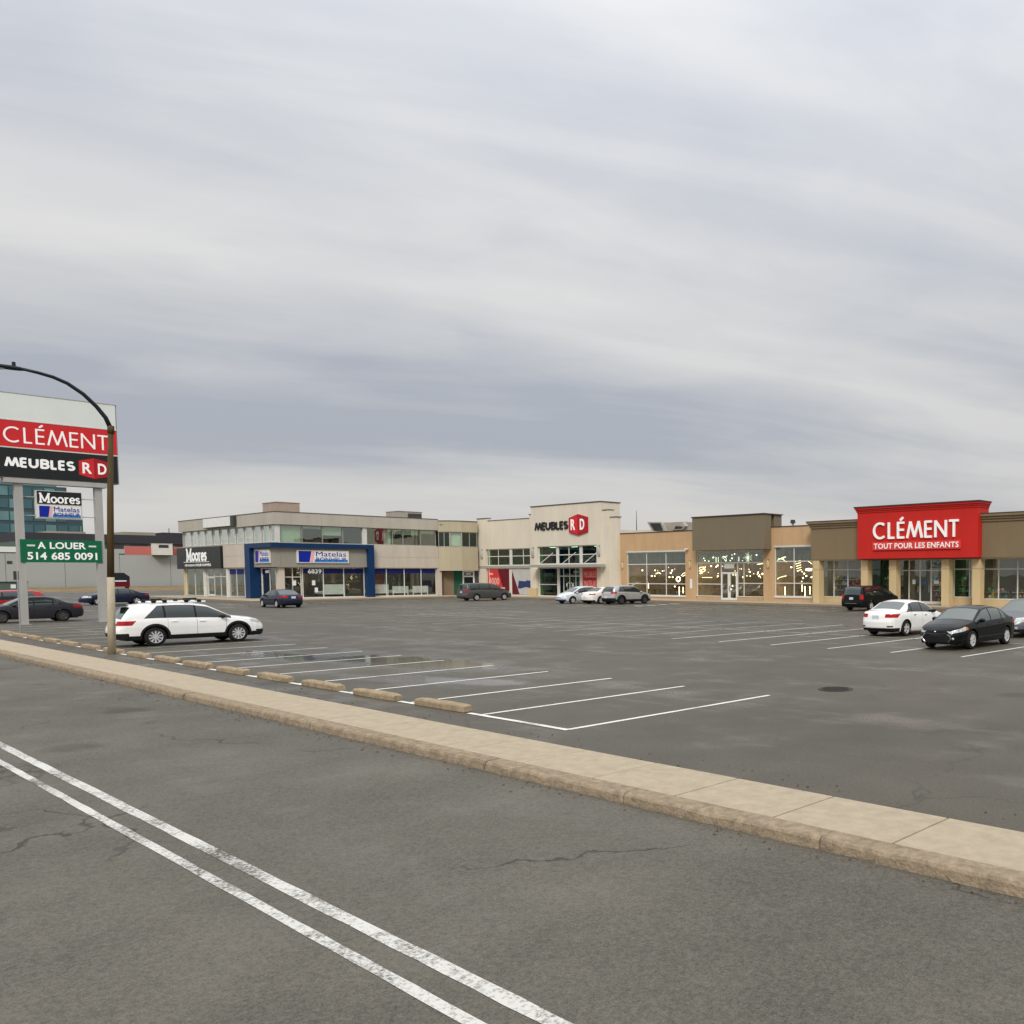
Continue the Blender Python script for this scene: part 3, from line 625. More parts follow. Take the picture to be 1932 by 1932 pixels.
FL.text('VÊTEMENTS POUR HOMMES', 'white_letter', sg, -120.9, -112.9, 3.58, 3.86, -.322, .02, .005)
bs = thing('blank_sign', 'blank white illuminated sign box hung over the parapet of the corner building', 'sign', (-110.5, WY-.3, 7.8)); bs['fixed'] = 1
FL.box('cabinet', 'frame_dark', bs, -114.45, -105.95, -.42, -.125, 7.80, 8.88); FL.box('face', 'white_paint', bs, -114.4, -106.75, -.46, -.421, 7.86, 8.84)
def matelas(F, root, a0, a1, z0, z1, d, small=False):
    F.box('cabinet', 'frame_white', root, a0, a1, d-.12, d-.001, z0, z1); w = a1-a0; h = z1-z0; q = d-.121
    F.box('face', 'white_paint', root, a0+.02*w, a1-.02*w, q-.01, q, z0+.05*h, z1-.05*h)
    q -= .011
    F.poly('blue_block', 'sign_blue', root, [(a0+.035*w, z0+.07*h), (a0+.235*w, z0+.07*h), (a0+.275*w, z1-.07*h), (a0+.035*w, z1-.07*h)], q-.01, q)
    F.poly('pink_block', 'sign_pink', root, [(a0+.245*w, z0+.07*h), (a0+.30*w, z0+.07*h), (a0+.335*w, z1-.07*h), (a0+.285*w, z1-.07*h)], q-.01, q)
    F.text('Matelas', 'sign_blue', root, a0+.36*w, a0+.94*w, z0+.52*h, z0+.90*h, q, .012, .010)
    F.box('blue_strip', 'sign_lightblue', root, a0+.33*w, a1-.03*w, q-.008, q-.0005, z0+.07*h, z0+.28*h)
    F.text('BONHEUR', 'sign_blue', root, a0+.36*w, a0+.95*w, z0+.16*h, z0+.44*h, q-.009, .012, 0)
ms = thing('shop_sign', 'wide white mattress shop sign with blue block, on the plaza side of the blue portal', 'sign', (WX+.3, 42.7, 3.8)); ms['fixed'] = 1
matelas(FW, ms, 40.06*sc, 45.35*sc, 3.80, 5.12, -.303)
ms = thing('shop_sign', 'small white and lilac mattress shop sign on the road side of the blue portal', 'sign', (-98.7, WY-.3, 3.8)); ms['fixed'] = 1
matelas(FL, ms, -100.6, -97.0, 3.78, 5.15, -.301)
# beds standing in the mattress shop windows
def bed(y0, y1, zt, label):
    b = thing('bed', label, 'bed', (WX-1.0, (y0+y1)/2, .17)); b['fixed'] = 1
    FW.box('headboard', 'white_paint', b, y0, y1, .30, .36, .50, zt, bevel=.02)
    FW.box('mattress', 'paper', b, y0+.08, y1-.08, .6, 2.5, .55, .85, bevel=.05); FW.box('base', 'frame_dark', b, y0+.08, y1-.08, .6, 2.5, .3, .54)
    for y in (y0+.02, y1-.12): FW.box('leg', 'white_paint', b, y, y+.1, .30, .36, .17, .50)
bed(42.7, 45.0, 1.56, 'white bed with tall headboard in the shop window inside the blue portal')
for (a, b_), l in zip(((47.95, 49.75), (50.2, 52.05), (52.55, 54.4)), ('nearest the blue portal', 'middle of three', 'farthest along')):
    bed(a, b_, 1.5 if a < 49 else 1.28, 'white bed in the long window right of the portal, %s' % l)
# clothes racks in the menswear shop
for i, x in enumerate((-121.5, -120.2, -118.6, -112.5, -110.9)):
    t = thing('clothes_rack', 'rack of clothes in the menswear shop window, %s from the left' % ordn[i], 'clothes rack', (x, WY+1.6, .17), group='racks in the menswear shop'); t['fixed'] = 1
    box('rail', 'steel', t, x-.6, x+.6, WY+1.58, WY+1.62, 1.75, 1.79)
    for s_ in (-.6, .56): box('upright', 'steel', t, x+s_, x+s_+.04, WY+1.58, WY+1.62, .17, 1.75)
    for j in range(7): box('garment', random.choice(['toy_green', 'toy_brown', 'toy_white', 'black_sign', 'toy_teal', 'poster_navy']), t, x-.52+j*.15, x-.41+j*.15, WY+1.35, WY+1.85, random.uniform(.5, .8), 1.74)
sb = thing('standing_banner', 'orange advertising panel leaning behind the mattress shop glass', 'banner', (-98.0, WY+.8, .17)); sb['fixed'] = 1
FL.box('panel', 'poster_pink', sb, -98.35, -97.5, .6, .63, .4, 2.0); FL.box('foot', 'steel', sb, -98.3, -97.55, .45, .8, .17, .22)
# rooftop units
def roof_unit(name, label, x0, x1, y0, y1, z0, z1, mt, grille=None):
    t = thing(name, label, 'roof unit', ((x0+x1)/2, (y0+y1)/2, z0)); t['fixed'] = 1
    box('housing', mt, t, x0, x1, y0, y1, z0+.12, z1, bevel=.03); box('curb', 'hvac_dark', t, x0+.1, x1-.1, y0+.1, y1-.1, z0, z0+.12)
    box('lid', mt, t, x0-.05, x1+.05, y0-.05, y1+.05, z1, z1+.06)
    if grille: 
        for k in range(8):
            z = z0+.25+(z1-z0-.4)*k/8; box('louvre', 'hvac_dark', t, x1, x1+.03, y0+grille[0]*(y1-y0), y0+grille[1]*(y1-y0), z, z+(z1-z0-.4)/8*.7)
    return t
roof_unit('roof_housing', 'pinkish brown box on the corner building roof above the building corner', -101.5, -98.2, 38.9, 41.2, 8.36, 10.0, 'hvac_pink')
roof_unit('air_handler', 'grey air handler with dark louvred side on the corner building roof', -103, -100.2, 52.8, 55.7, 8.36, 9.9, 'hvac', (.4, .98))

def arc(cx, cy, rx, ry, a0, a1, n=18): return [(cx+rx*math.cos(R_(a0+(a1-a0)*i/n)), cy+ry*math.sin(R_(a0+(a1-a0)*i/n))) for i in range(n+1)]
GLY = {'C': ([arc(.54, .5, .50, .46, 50, 310)], .92), 'L': ([[(.1, .0), (.1, 1)], [(.0, .05), (.9, .05)]], .50), 'E': ([[(.1, 0), (.1, 1)], [(.1, .05), (.95, .05)], [(.1, .52), (.9, .52)], [(.1, .95), (.95, .95)]], .52),
       'M': ([[(.02, 0), (.24, 1)], [(.22, .99), (.5, .06)], [(.5, .06), (.78, .99)], [(.76, 1), (.98, 0)]], 1.08), 'N': ([[(.07, 0), (.07, 1)], [(.06, .97), (.94, .03)], [(.93, 0), (.93, 1)]], .82), 'T': ([[(.5, 0), (.5, .95)], [(.0, .95), (1, .95)]], .62)}
GLY['U'] = ([[(.12, 1), (.12, .38)]+arc(.5, .38, .38, .30, 180, 360, 10)+[(.88, .38), (.88, 1)]], .80); GLY['B'] = ([[(.14, 0), (.14, 1)], [(.1, .93), (.5, .93)]+arc(.5, .73, .34, .20, 90, -90, 8)+[(.1, .53)], [(.1, .52), (.5, .52)]+arc(.52, .295, .36, .225, 90, -90, 8)+[(.1, .07)]], .76); GLY['S'] = ([arc(.5, .72, .36, .21, 35, 270, 10)+arc(.5, .29, .38, .22, 90, -145, 10)], .72)
GLY['É'] = (GLY['E'][0]+[[(.40, 1.10), (.80, 1.26)]], .52)
def word(F, s, mt, parent, a0, a1, z0, z1, w, d, depth, gap=.17):
    tot = sum(GLY[c][1] for c in s)+gap*(len(s)-1); k = (a1-a0)/tot; a = a0
    for c in s:
        g, cw = GLY[c]; F.strokes(mt, parent, g, a, a+cw*k, z0, z1, w, d, depth); a += (cw+gap)*k
# ------------------------------------------------------------------ white furniture shop
rd = thing('furniture_shop', 'cream stucco shop with stepped parapet and tall entrance block in the middle of the plaza', 'building', (-83, 60, 0)); rd['fixed'] = 1
F = Fr(0, 60)
opsL = [(-93.8, -84.95, 3.58, 5.52), (-93.8, -84.95, .16, 3.28)]
F.wall('wall', 'cream_stucco', rd, -93.3, -84.4, .1, 8.82, [(-93.29, -84.95, 3.58, 5.52), (-93.29, -84.95, .16, 3.28)], 0, .4)
F.wall('pier', 'cream_stucco', rd, -95.44, -93.3, .1, 9.12, [(-93.8, -93.299, 3.58, 5.52), (-93.8, -93.299, .16, 3.28)], -.06, .4)
F.box('coping', 'coping', rd, -93.28, -84.92, -.05, .45, 8.82, 8.88); F.box('coping', 'coping', rd, -95.5, -93.28, -.12, .45, 9.12, 9.2)
F.wall('entrance_block', 'cream_stucco', rd, -84.4, -72.5, .1, 10.0, [(-83.35, -73.25, 3.66, 5.62), (-83.35, -73.25, .16, 3.3)], -.35, .4)
F.box('side_return', 'cream_side', rd, -84.9, -84.401, -.2, .45, .1, 9.2)
F.box('side_return', 'cream_side', rd, -84.399, -84.1, .401, 2.2, 5.7, 9.99); F.box('side_return', 'cream_side', rd, -72.8, -72.501, .401, 2.2, 5.7, 9.99)
F.box('coping', 'coping', rd, -84.47, -72.43, -.42, 2.3, 10.0, 10.09); F.box('coping', 'coping', rd, -84.97, -84.48, -.26, .5, 9.2, 9.27)
F.box('step_wall', 'cream_stucco', rd, -72.499, -71.4, -.2, .4, .1, 9.12); F.box('coping', 'coping', rd, -72.42, -71.35, -.26, .5, 9.12, 9.19)
F.box('step_wall', 'cream_stucco', rd, -71.399, -70.3, -.1, .4, .1, 8.36); F.box('coping', 'coping', rd, -71.34, -70.22, -.16, .5, 8.36, 8.43)
F.box('side_wall', 'cream_side', rd, -70.6, -70.3, .41, 15, .1, 7.1)
F.box('roof_deck', 'roof_gravel', rd, -95.4, -70.61, .41, 14.9, 6.9, 7.05); F.box('back_wall', 'cream_side', rd, -95.4, -70.3, 15.01, 15.3, 0, 8.0)
F.box('interior_floor', 'store_floor', rd, -95.4, -70.61, .41, 14.9, .0, .16); F.box('interior_wall', 'store_wall', rd, -95.3, -70.7, 14.6, 14.8, .17, 6.8); F.box('interior_side', 'store_wall', rd, -95.4, -95.2, .41, 14.5, .17, 6.8)
F.box('ceiling', 'store_ceiling', rd, -95.4, -70.61, .41, 14.5, 5.7, 5.8)
# trim band around wall
for l, r in ((-95.5, -93.31), (-93.29, -84.91)): F.box('trim_band', 'frame_grey', rd, l if l < -94 else l, r, -.045 if l > -94 else -.1, .0, 3.30, 3.57)
F.window(rd, -93.8, -84.95, 3.58, 5.52, (-91.5, -89.0, -86.62), (4.66,), fw=.09, d=.12, fm='frame_white', gm='glass_green', thick={-89.0: .24})
# poster windows below
w = F.window(rd, -93.8, -84.95, .16, 3.28, (-89.1,), (), fw=.09, d=.12, fm='frame_white', gm='glass_green', thick={-89.1: .27})
p = F.box('poster', 'poster_red', w, -93.7, -89.4, .085, .135, .28, 3.18)
F.poly('poster_wedge', 'poster_maroon', w, [(-91.6, 3.18), (-90.3, .28), (-89.4, .28), (-89.4, 3.18)], .070, .084)
F.text('4000', 'poster_pink', w, -93.45, -91.35, 1.35, 2.2, .085, .012, .02, 'poster_lettering'); F.box('poster_caption', 'poster_pink', w, -93.45, -92.6, .073, .0845, 2.5, 2.75); F.box('poster_caption', 'poster_pink', w, -91.6, -90.2, .057, .0695, .9, 1.08); F.box('poster_caption', 'poster_pink', w, -91.0, -90.3, .057, .0695, .6, .74)
F.box('poster', 'poster_grey', w, -88.8, -85.05, .085, .135, .28, 3.18)
F.poly('poster_wedge', 'poster_maroon', w, [(-88.8, .3), (-87.4, .3), (-88.8, 3.0)], .070, .084)
F.poly('poster_sofa', 'poster_navy', w, [(-87.7, 1.0), (-87.2, .95), (-86.2, 1.15), (-85.05, 1.0), (-85.05, 1.85), (-86.0, 1.9), (-86.2, 1.78), (-87.5, 1.85)], .070, .084)
F.window(rd, -83.35, -73.25, 3.66, 5.62, (-80.03, -78.1, -76.05), (4.66,), fw=.09, d=-.12, fm='frame_white', gm='glass_green', thick={-80.03: .23, -76.05: .23})
w = F.window(rd, -83.35, -73.25, .16, 3.3, (-79.95, -79.07, -78.03, -77.0, -76.08), (), fw=.09, d=-.12, fm='frame_white', gm='glass_green', thick={-79.95: .22, -76.08: .24})
F.box('transom', 'frame_white', w, -79.7, -76.35, -.13, -.05, 2.33, 2.42); F.box('transom', 'frame_white', w, -83.26, -80.2, -.13, -.05, 1.42, 1.5)
for x in (-78.35, -77.72): F.box('handle', 'steel', w, x, x+.05, -.22, -.14, .95, 1.45)
for l, r in ((-79.02, -78.06), (-78.0, -77.04)): F.box('door_rail', 'frame_white', w, l, r, -.13, -.05, .2, .42); F.box('door_notice', 'paper', w, (l+r)/2-.1, (l+r)/2+.12, -.10, -.095, 1.25, 1.6)
F.box('poster', 'poster_red', w, -75.8, -73.36, -.17, -.11, .28, 3.2)
for i, (s_, z0, z1) in enumerate((('MEUBLES', 2.25, 2.85), ('MATELAS', 1.3, 1.9))): F.text(s_, 'poster_pink', w, -75.55, -73.55, z0, z1, -.17, .012, 0, 'poster_lettering')
F.box('poster_stripe', 'poster_maroon', w, -75.6, -73.4, -.182, -.171, 2.03, 2.12); F.box('poster_stripe', 'poster_maroon', w, -75.6, -73.4, -.182, -.171, 1.08, 1.16); F.box('poster_caption', 'poster_pink', w, -75.5, -73.6, -.182, -.171, .6, .9)
F.box('number_plate', 'frame_grey', w, -77.3, -76.5, -.15, -.125, 2.74, 2.94)
cn = F.box('canopy', 'frame_grey', rd, -83.0, -71.9, -1.6, -.351, 3.32, 3.60)
for x in (-81.4, -77.5, -73.9):
    MB().tube([F.P(x-.1, -1.5, 3.6), F.P(x+.9, -.36, 4.9)], .035, 6).build('tie_rod', 'frame_white', cn)
F.box('pier_base', 'column_beige', rd, -84.95, -83.36, -.55, -.351, .1, 1.02); F.box('pier_cladding', 'cream_stucco', rd, -84.3, -83.42, -.47, -.351, 1.03, 3.2)
F.box('pier_base', 'column_beige', rd, -73.2, -71.45, -.55, -.351, .1, 1.02)
F.box('interior_counter', 'toy_brown', rd, -82.6, -80.6, 3.0, 4.0, .17, 1.2); F.box('interior_sofa', 'poster_navy', rd, -92.5, -89, 3.0, 4.2, .17, 1.0)
for i in range(5): F.box('ceiling_fill_light', 'ceiling_panel', rd, -91+i*4.0, -90.0+i*4.0, 4.0, 4.12, 5.66, 5.69)
sg = thing('shop_sign', 'black block letters and red hexagon emblem on the cream shop front', 'sign', (-79, 59.6, 6.6)); sg['fixed'] = 1
word(F, 'MEUBLES', 'black_sign', sg, -83.6, -77.8, 7.42, 8.20, .22, -.351, .09, .10)
cx0 = -76.03
hx = lambda s_: [(cx0-1.53*s_, 7.0+.04*(1-s_)), (cx0, 6.66+(1-s_)*.6), (cx0+1.53*s_, 7.0+.04*(1-s_)), (cx0+1.53*s_, 8.52-.04*(1-s_)), (cx0, 8.88-(1-s_)*.6), (cx0-1.53*s_, 8.52-.04*(1-s_))]
F.poly('emblem_back', 'sign_red_dark', sg, hx(1.0), -.50, -.351)
F.poly('emblem_left', 'sign_red', sg, [(cx0-1.42, 7.08), (cx0-.03, 6.78), (cx0-.03, 8.74), (cx0-1.42, 8.44)], -.515, -.501); F.poly('emblem_right', 'sign_red_dark', sg, [(cx0+.03, 6.78), (cx0+1.42, 7.08), (cx0+1.42, 8.44), (cx0+.03, 8.74)], -.515, -.501)
F.text('R', 'white_letter', sg, cx0-1.12, cx0-.42, 7.22, 8.36, -.516, .05, .03); F.text('D', 'white_letter', sg, cx0+.40, cx0+1.10, 7.22, 8.36, -.516, .05, .03)
def sconce(Fx, a, z, d, label, mt='post_grey', h=.55, w=.22):
    p_ = Fx.P(a, d, z); t = thing('wall_lamp', label, 'wall lamp', p_); t['fixed'] = 1
    mb = MB(); V = []; n = 8; m_ = 6
    for i in range(m_+1):
        zz = -h+2*h*i/m_; r = w*(1-(zz/h)**2*.55)
        V += [Fx.P(a+r*math.cos(math.pi*j/n), d-r*math.sin(math.pi*j/n), z+zz) for j in range(n+1)]
    k = n+1
    mb.add(V, [(i*k+j, i*k+j+1, (i+1)*k+j+1, (i+1)*k+j) for i in range(m_) for j in range(n)]+[tuple(range(k)), tuple(range(m_*k+k-1, m_*k-1, -1))]).build('shade', mt, t)
    Fx.box('backplate', 'frame_dark', t, a-w*.8, a+w*.8, d-.03, d-.001, z-h*1.05, z+h*1.05)
for a, d, l in ((-94.6, -.06, 'left pier'), (-84.62, -.35, 'left of the entrance'), (-72.85, -.35, 'right of the entrance')): sconce(F, a if a != -84.62 else -84.15, 4.97, d, 'grey half-round wall lamp on the cream shop front, %s' % l)

# ------------------------------------------------------------------ tan lighting shop
ls = thing('lighting_shop', 'tan stucco shop with glowing lamps behind tall windows and a grey box above its door', 'building', (-58, 60.3, 0)); ls['fixed'] = 1
F = Fr(0, 60.3)
ops = [(-69.34, -60.97, .45, 4.76), (-59.52, -51.2, .17, 4.72), (-49.92, -45.75, .58, 4.92)]
F.wall('wall', 'tan_stucco', ls, -70.29, -45.05, .1, 6.66, ops, 0, .4)
F.box('coping', 'coping_brown', ls, -70.28, -45.05, -.05, .45, 6.66, 6.73)
F.box('grey_box', 'taupe_panel', ls, -59.0, -50.25, -1.0, -.001, 4.75, 7.78); F.box('grey_box', 'taupe_panel', ls, -58.95, -50.3, .45, 1.5, 6.0, 7.77); F.box('coping', 'coping_brown', ls, -59.08, -50.17, -1.08, 1.55, 7.781, 7.87)
F.box('roof_deck', 'roof_gravel', ls, -70.28, -45.1, .46, 15.5, 5.9, 6.05); F.box('back_wall', 'coping', ls, -70.28, -45.1, 15.51, 15.8, 0, 7.25); F.box('back_parapet', 'coping', ls, -74, -58, 11.5, 11.8, 6.05, 7.4)
F.box('interior_floor', 'store_floor', ls, -70.28, -45.1, .41, 10, .0, .16); F.box('interior_wall', 'warm_wall', ls, -70.2, -45.2, 9.0, 9.2, .17, 5.0); F.box('ceiling', 'store_ceiling', ls, -70.28, -45.1, .41, 9.3, 4.98, 5.08)
F.box('interior_side', 'warm_wall', ls, -70.28, -70.1, .41, 8.9, .17, 4.97); F.box('interior_side', 'warm_wall', ls, -45.3, -45.1, .41, 8.9, .17, 4.97)
for x in (-67.5, -62.8, -57.5, -53, -47.7): F.box('ceiling_fill_light', 'interior_fill_glow', ls, x-.5, x+.5, 2.4, 2.6, 4.94, 4.975); F.box('ceiling_fill_light', 'interior_fill_glow', ls, x-.5, x+.5, 6.4, 6.6, 4.94, 4.975)  # unseen glowing panels added to brighten the room behind the lamps
for x in (-60.3, -50.6): F.box('interior_partition', 'warm_wall', ls, x-.08, x+.08, .6, 5.0, .17, 4.97)
top = {(None, 2): 'glass_blue'}
F.window(ls, -69.34, -60.97, .45, 4.76, (-66.5, -63.73), (1.62, 3.55), fw=.08, d=.1, gm='glass_store', panemats=top, head=.10, sill=.10)
w = F.window(ls, -59.52, -51.2, .17, 4.72, (-56.4, -54.35), (3.6,), fw=.08, d=.1, gm='glass_store', panemats={(None, 1): 'glass_blue'})
F.box('transom', 'frame_white', w, -59.44, -56.44, .11, .18, 1.60, 1.68); F.box('transom', 'frame_white', w, -54.3, -51.28, .11, .18, 1.68, 1.76); F.box('mullion', 'frame_white', w, -53.63, -53.56, .105, .18, .25, 3.56)
F.box('knee_wall', 'tan_stucco', w, -59.44, -56.44, -.02, .30, .16, .48); F.box('knee_wall', 'tan_stucco', w, -54.3, -51.28, -.02, .30, .16, .48)
F.box('sill', 'frame_white', w, -59.5, -56.44, -.06, .12, .48, .56); F.box('sill', 'frame_white', w, -54.3, -51.22, -.06, .12, .48, .56)
for l, r in ((-56.36, -55.40), (-55.36, -54.40)):
    dd_ = F.box('door', 'white_paint', ls, l, l+.13, .05, .14, .19, 2.73)
    F.box('door_stile', 'white_paint', dd_, r-.13, r, .05, .14, .19, 2.73); F.box('door_rail', 'white_paint', dd_, l+.13, r-.13, .05, .14, .19, .38); F.box('door_rail', 'white_paint', dd_, l+.13, r-.13, .05, .14, 2.6, 2.73)
    F.box('pane', 'glass_store', dd_, l+.13, r-.13, .09, .10, .38, 2.6); F.box('handle', 'steel', dd_, (r-.2 if l < -56 else l+.06), (r-.16 if l < -56 else l+.1), -.02, .05, 1.0, 1.5)
F.box('number_plate', 'blind_grey', ls, -55.95, -54.75, .03, .1, 3.08, 3.5)
F.window(ls, -49.92, -45.75, .58, 4.92, (-47.8,), (1.76, 3.66), fw=.08, d=.1, gm='glass_store', panemats=top, head=.10, sill=.10)
for x, l in ((-70.0, 'leftmost, beside the cream shop'), (-60.35, 'between the left and middle windows'), (-50.65, 'between the middle and right windows')): sconce(F, x, 3.45, 0, 'slim tan wall lamp on the tan shop, %s' % l, 'column_beige', .4, .13)
cm = thing('security_camera', 'small white security camera above the tan shop wall lamp', 'camera', (-60.6, 60.2, 4.94)); cm['fixed'] = 1
F.box('housing', 'white_paint', cm, -60.75, -60.45, -.35, -.08, 4.86, 5.0, bevel=.03); F.box('bracket', 'white_paint', cm, -60.63, -60.57, -.079, -.001, 4.9, 4.96)
F.box('notice', 'paper', ls, -60.35, -60.05, -.02, -.001, 1.2, 2.1)
# lamps for sale, hanging or standing behind the glass
def zz(x, y): return ((2300+800/1932*x)/(3840/1932), (2040+800/1932*y)/(3840/1932))
CEIL = 4.98
def lampspot(px, py, depth): u, v = zz(px, py); Y = 60.3+depth; x, z = onY(u, v, Y); return x, Y, max(.3, min(4.85, z))
def globe(px, py, r=.10, depth=None):
    x, y, z = lampspot(px, py, depth or random.uniform(.8, 3.2)); t = thing('pendant_lamp', '%s glowing globe pendant lamp hanging behind the %s window of the lighting shop' % ('tiny' if r <= .05 else 'small', 'left' if px < 700 else 'middle' if px < 1400 else 'right'), 'lamp', (x, y, z), group='globe pendants in the lighting shop'); t['fixed'] = 1
    MB().ball((x, y, z), r, 10, 7).build('globe', 'lamp_glow_hot', t, True); MB().tube([(x, y, z+r*.9), (x, y, CEIL)], .008, 5).build('cord', 'lamp_wire', t)
for p_ in ((263, 238), (378, 238), (445, 245), (533, 240), (348, 290), (375, 290), (508, 300), (538, 300), (520, 262), (230, 348), (220, 380), (190, 312), (200, 330), (557, 385), (820, 130), (830, 150), (865, 155), (905, 122), (1075, 130), (1098, 90), (1075, 100), (1297, 100), (840, 185), (885, 200), (932, 207), (945, 195), (845, 282), (945, 290), (985, 303), (1085, 278), (1110, 280), (1235, 252), (1240, 290), (1305, 275), (1318, 290), (1310, 262), (1350, 270), (1060, 150), (1475, 100), (1475, 170), (1610, 210), (1708, 250), (1728, 268), (1748, 290), (1718, 308), (1795, 300), (1080, 380), (1065, 410)): globe(*p_, r=random.uniform(.05, .085))
for i in range(46):   # smaller pendants deeper in the shop
    w0, w1 = random.choice(((140, 645), (760, 960), (760, 1350), (1130, 1350), (1470, 1800)))
    globe(random.uniform(w0, w1), random.gauss(255, 55), r=random.uniform(.03, .05), depth=random.uniform(1.5, 5))
def fixture(name, label, px, py, depth, draw):
    x, y, z = lampspot(px, py, depth); t = thing(name, label, 'lamp', (x, y, z)); t['fixed'] = 1
    draw(t, x, y, z); return t
def cordup(t, x, y, z): MB().tube([(x, y, z), (x, y, CEIL)], .008, 5).build('cord', 'lamp_wire', t)
def bar(x0, z0, x1, z1, r=.02):
    def f_(t, x, y, z): MB().tube([(x+x0, y, z+z0), (x+x1, y, z+z1)], r, 6).build('light_bar', 'lamp_glow_hot', t); cordup(t, x, y, z+max(z0, z1)*.5)
    return f_
def curve(pts, r=.02):
    def f_(t, x, y, z): MB().tube([(x+a, y+(.05*i % .11), z+b) for i, (a, b) in enumerate(pts)], r, 6).build('light_tube', 'lamp_glow_hot', t); cordup(t, x, y, z)
    return f_
def ring(rad, r=.045, n=20): return curve([(rad*math.cos(2*math.pi*i/n), rad*math.sin(2*math.pi*i/n)) for i in range(n+1)], r)
def burst(t, x, y, z):
    for i in range(14):
        a = 2*math.pi*i/14; L = .55 if i % 2 else .38
        MB().tube([(x, y, z), (x+L*math.cos(a), y+.1*math.cos(3*a), z+L*math.sin(a))], .012, 5).build('ray', 'lamp_glow', t)
    MB().ball((x, y, z), .07, 8, 6).build('hub', 'lamp_glow_hot', t, True); cordup(t, x, y, z)
def zig(t, x, y, z):
    for i in range(5): MB().tube([(x-.32+.06*i, y, z+.42-.2*i), (x+.30+.03*i, y, z+.55-.2*i)], .018, 6).build('light_bar', 'lamp_glow_hot', t)
    cordup(t, x, y, z+.5)
def dome(t, x, y, z): MB().ball((x, y, z), .38, 14, 6, .35).build('shade', 'lamp_glow', t, True); cordup(t, x, y, z)
def stand(h):
    def f_(t, x, y, z):
        MB().tube([(x, y, z-h/2), (x, y, z+h/2)], .035, 8).build('light_column', 'lamp_glow_hot', t); MB().tube([(x, y, .17), (x, y, z-h/2)], .02, 6).build('stem', 'lamp_wire', t); MB().tube([(x, y, .165), (x, y, .2)], .16, 10).build('foot', 'lamp_wire', t)
    return f_
fixture('ring_lamp', 'glowing ring lamp in the left window of the lighting shop', 585, 318, 1.2, ring(.24, .05))
fixture('ring_lamp', 'bent glowing loop lamp near the right edge of the left lighting window', 635, 278, 1.5, curve([(-.3, -.1), (-.1, .12), (.2, .2), (.3, .05), (.05, -.08), (-.15, -.15)]))
fixture('arc_lamp', 'short glowing arc lamp in the left lighting window', 405, 266, 1.6, curve([(-.35, -.05), (-.15, .05), (.1, .05), (.35, -.05)], .025))
fixture('floor_lamp', 'tall glowing column lamp, left of two at the right of the left window', 597, 430, 1.0, stand(.95)); fixture('floor_lamp', 'shorter glowing column lamp, right of two at the right of the left window', 632, 418, 1.0, stand(.6)); fixture('floor_lamp', 'short glowing column lamp by the left mullion of the left window', 318, 378, 1.0, stand(.55))
fixture('squiggle_lamp', 'large tangled glowing loop lamp in the middle window left of the door', 800, 240, 1.0, curve([(-.45, .15), (-.2, .3), (.15, .32), (.5, .35), (.1, .12), (-.4, .0), (-.2, -.15), (.15, -.12), (.4, -.02), (.45, .12), (.2, .18), (-.1, -.02), (.0, -.3), (-.4, -.28)], .022))
fixture('angular_lamp', 'angular glowing bar lamp high above the door of the lighting shop', 1005, 130, 1.3, curve([(.4, .22), (-.3, .12), (.15, -.3), (.2, .05), (-.25, .2)], .022))
fixture('star_lamp', 'starburst lamp with fine rays high in the middle window', 1218, 125, 1.1, burst)
for i, (px_, l) in enumerate(((930, 'left'), (950, 'right'))): fixture('bar_lamp', 'upright glowing bar, %s one of the pair left of the door' % l, px_, 142, 1.4, bar(0, -.25, 0, .25))
fixture('bar_lamp', 'upright glowing bar high beside the starburst lamp', 1137, 135, 1.4, bar(0, -.22, 0, .2)); fixture('bar_lamp', 'slim level light bar low in the middle window', 850, 303, 1.2, bar(-.65, 0, .65, 0, .02)); fixture('bar_lamp', 'slanted light bar at the right edge of the middle window', 1328, 184, 1.2, bar(-.35, 0, .35, .06))
fixture('branch_lamp', 'branching curved lamp at the top left of the right lighting window', 1520, 138, .9, curve([(-.5, -.1), (-.2, .02), (.2, .18), (.5, .22), (.1, .05), (.3, -.08), (.5, -.25), (.2, -.02), (-.4, .08)], .022))
fixture('tier_lamp', 'tiered zigzag lamp of stacked light bars in the right lighting window', 1670, 205, 1.1, zig); fixture('dome_lamp', 'wide glowing dome lamp at the right of the right lighting window', 1775, 232, 1.0, dome); fixture('bar_lamp', 'slanted light bar at the upper right of the right lighting window', 1785, 172, .9, bar(-.25, .15, .3, -.15))
fixture('arc_lamp', 'long thin glowing arc in the right lighting window', 1520, 305, 1.0, curve([(-.55, -.18), (-.2, .02), (.15, .1), (.55, .16)], .02))
for px_, py_, h, l in ((1555, 425, .75, 'leftmost'), (1710, 400, .6, 'second'), (1735, 430, .9, 'third'), (1780, 420, .7, 'rightmost')): fixture('floor_lamp', 'glowing column lamp low in the right lighting window, %s of four' % l, px_, py_, 1.0, stand(h))
for i, (x, y, h, mt) in enumerate(((-67.5, 63.5, 1.0, 'toy_brown'), (-64.8, 64, .8, 'toy_white'), (-62, 63, 1.1, 'toy_green'), (-58, 63.5, 1.2, 'toy_brown'), (-52.5, 64, 1.3, 'toy_white'), (-48.6, 63.5, 1.2, 'toy_brown'))):
    t = thing('display_table', 'display table inside the lighting shop, %s from the left' % ordn[i], 'table', (x, y, .17), group='display tables'); t['fixed'] = 1
    box('table_top', mt, t, x-.9, x+.9, y-.4, y+.4, h-.06, h)
    for sx in (-.85, .78):
        for sy in (-.36, .29): box('leg', mt, t, x+sx, x+sx+.07, y+sy, y+sy+.07, .17, h-.06)
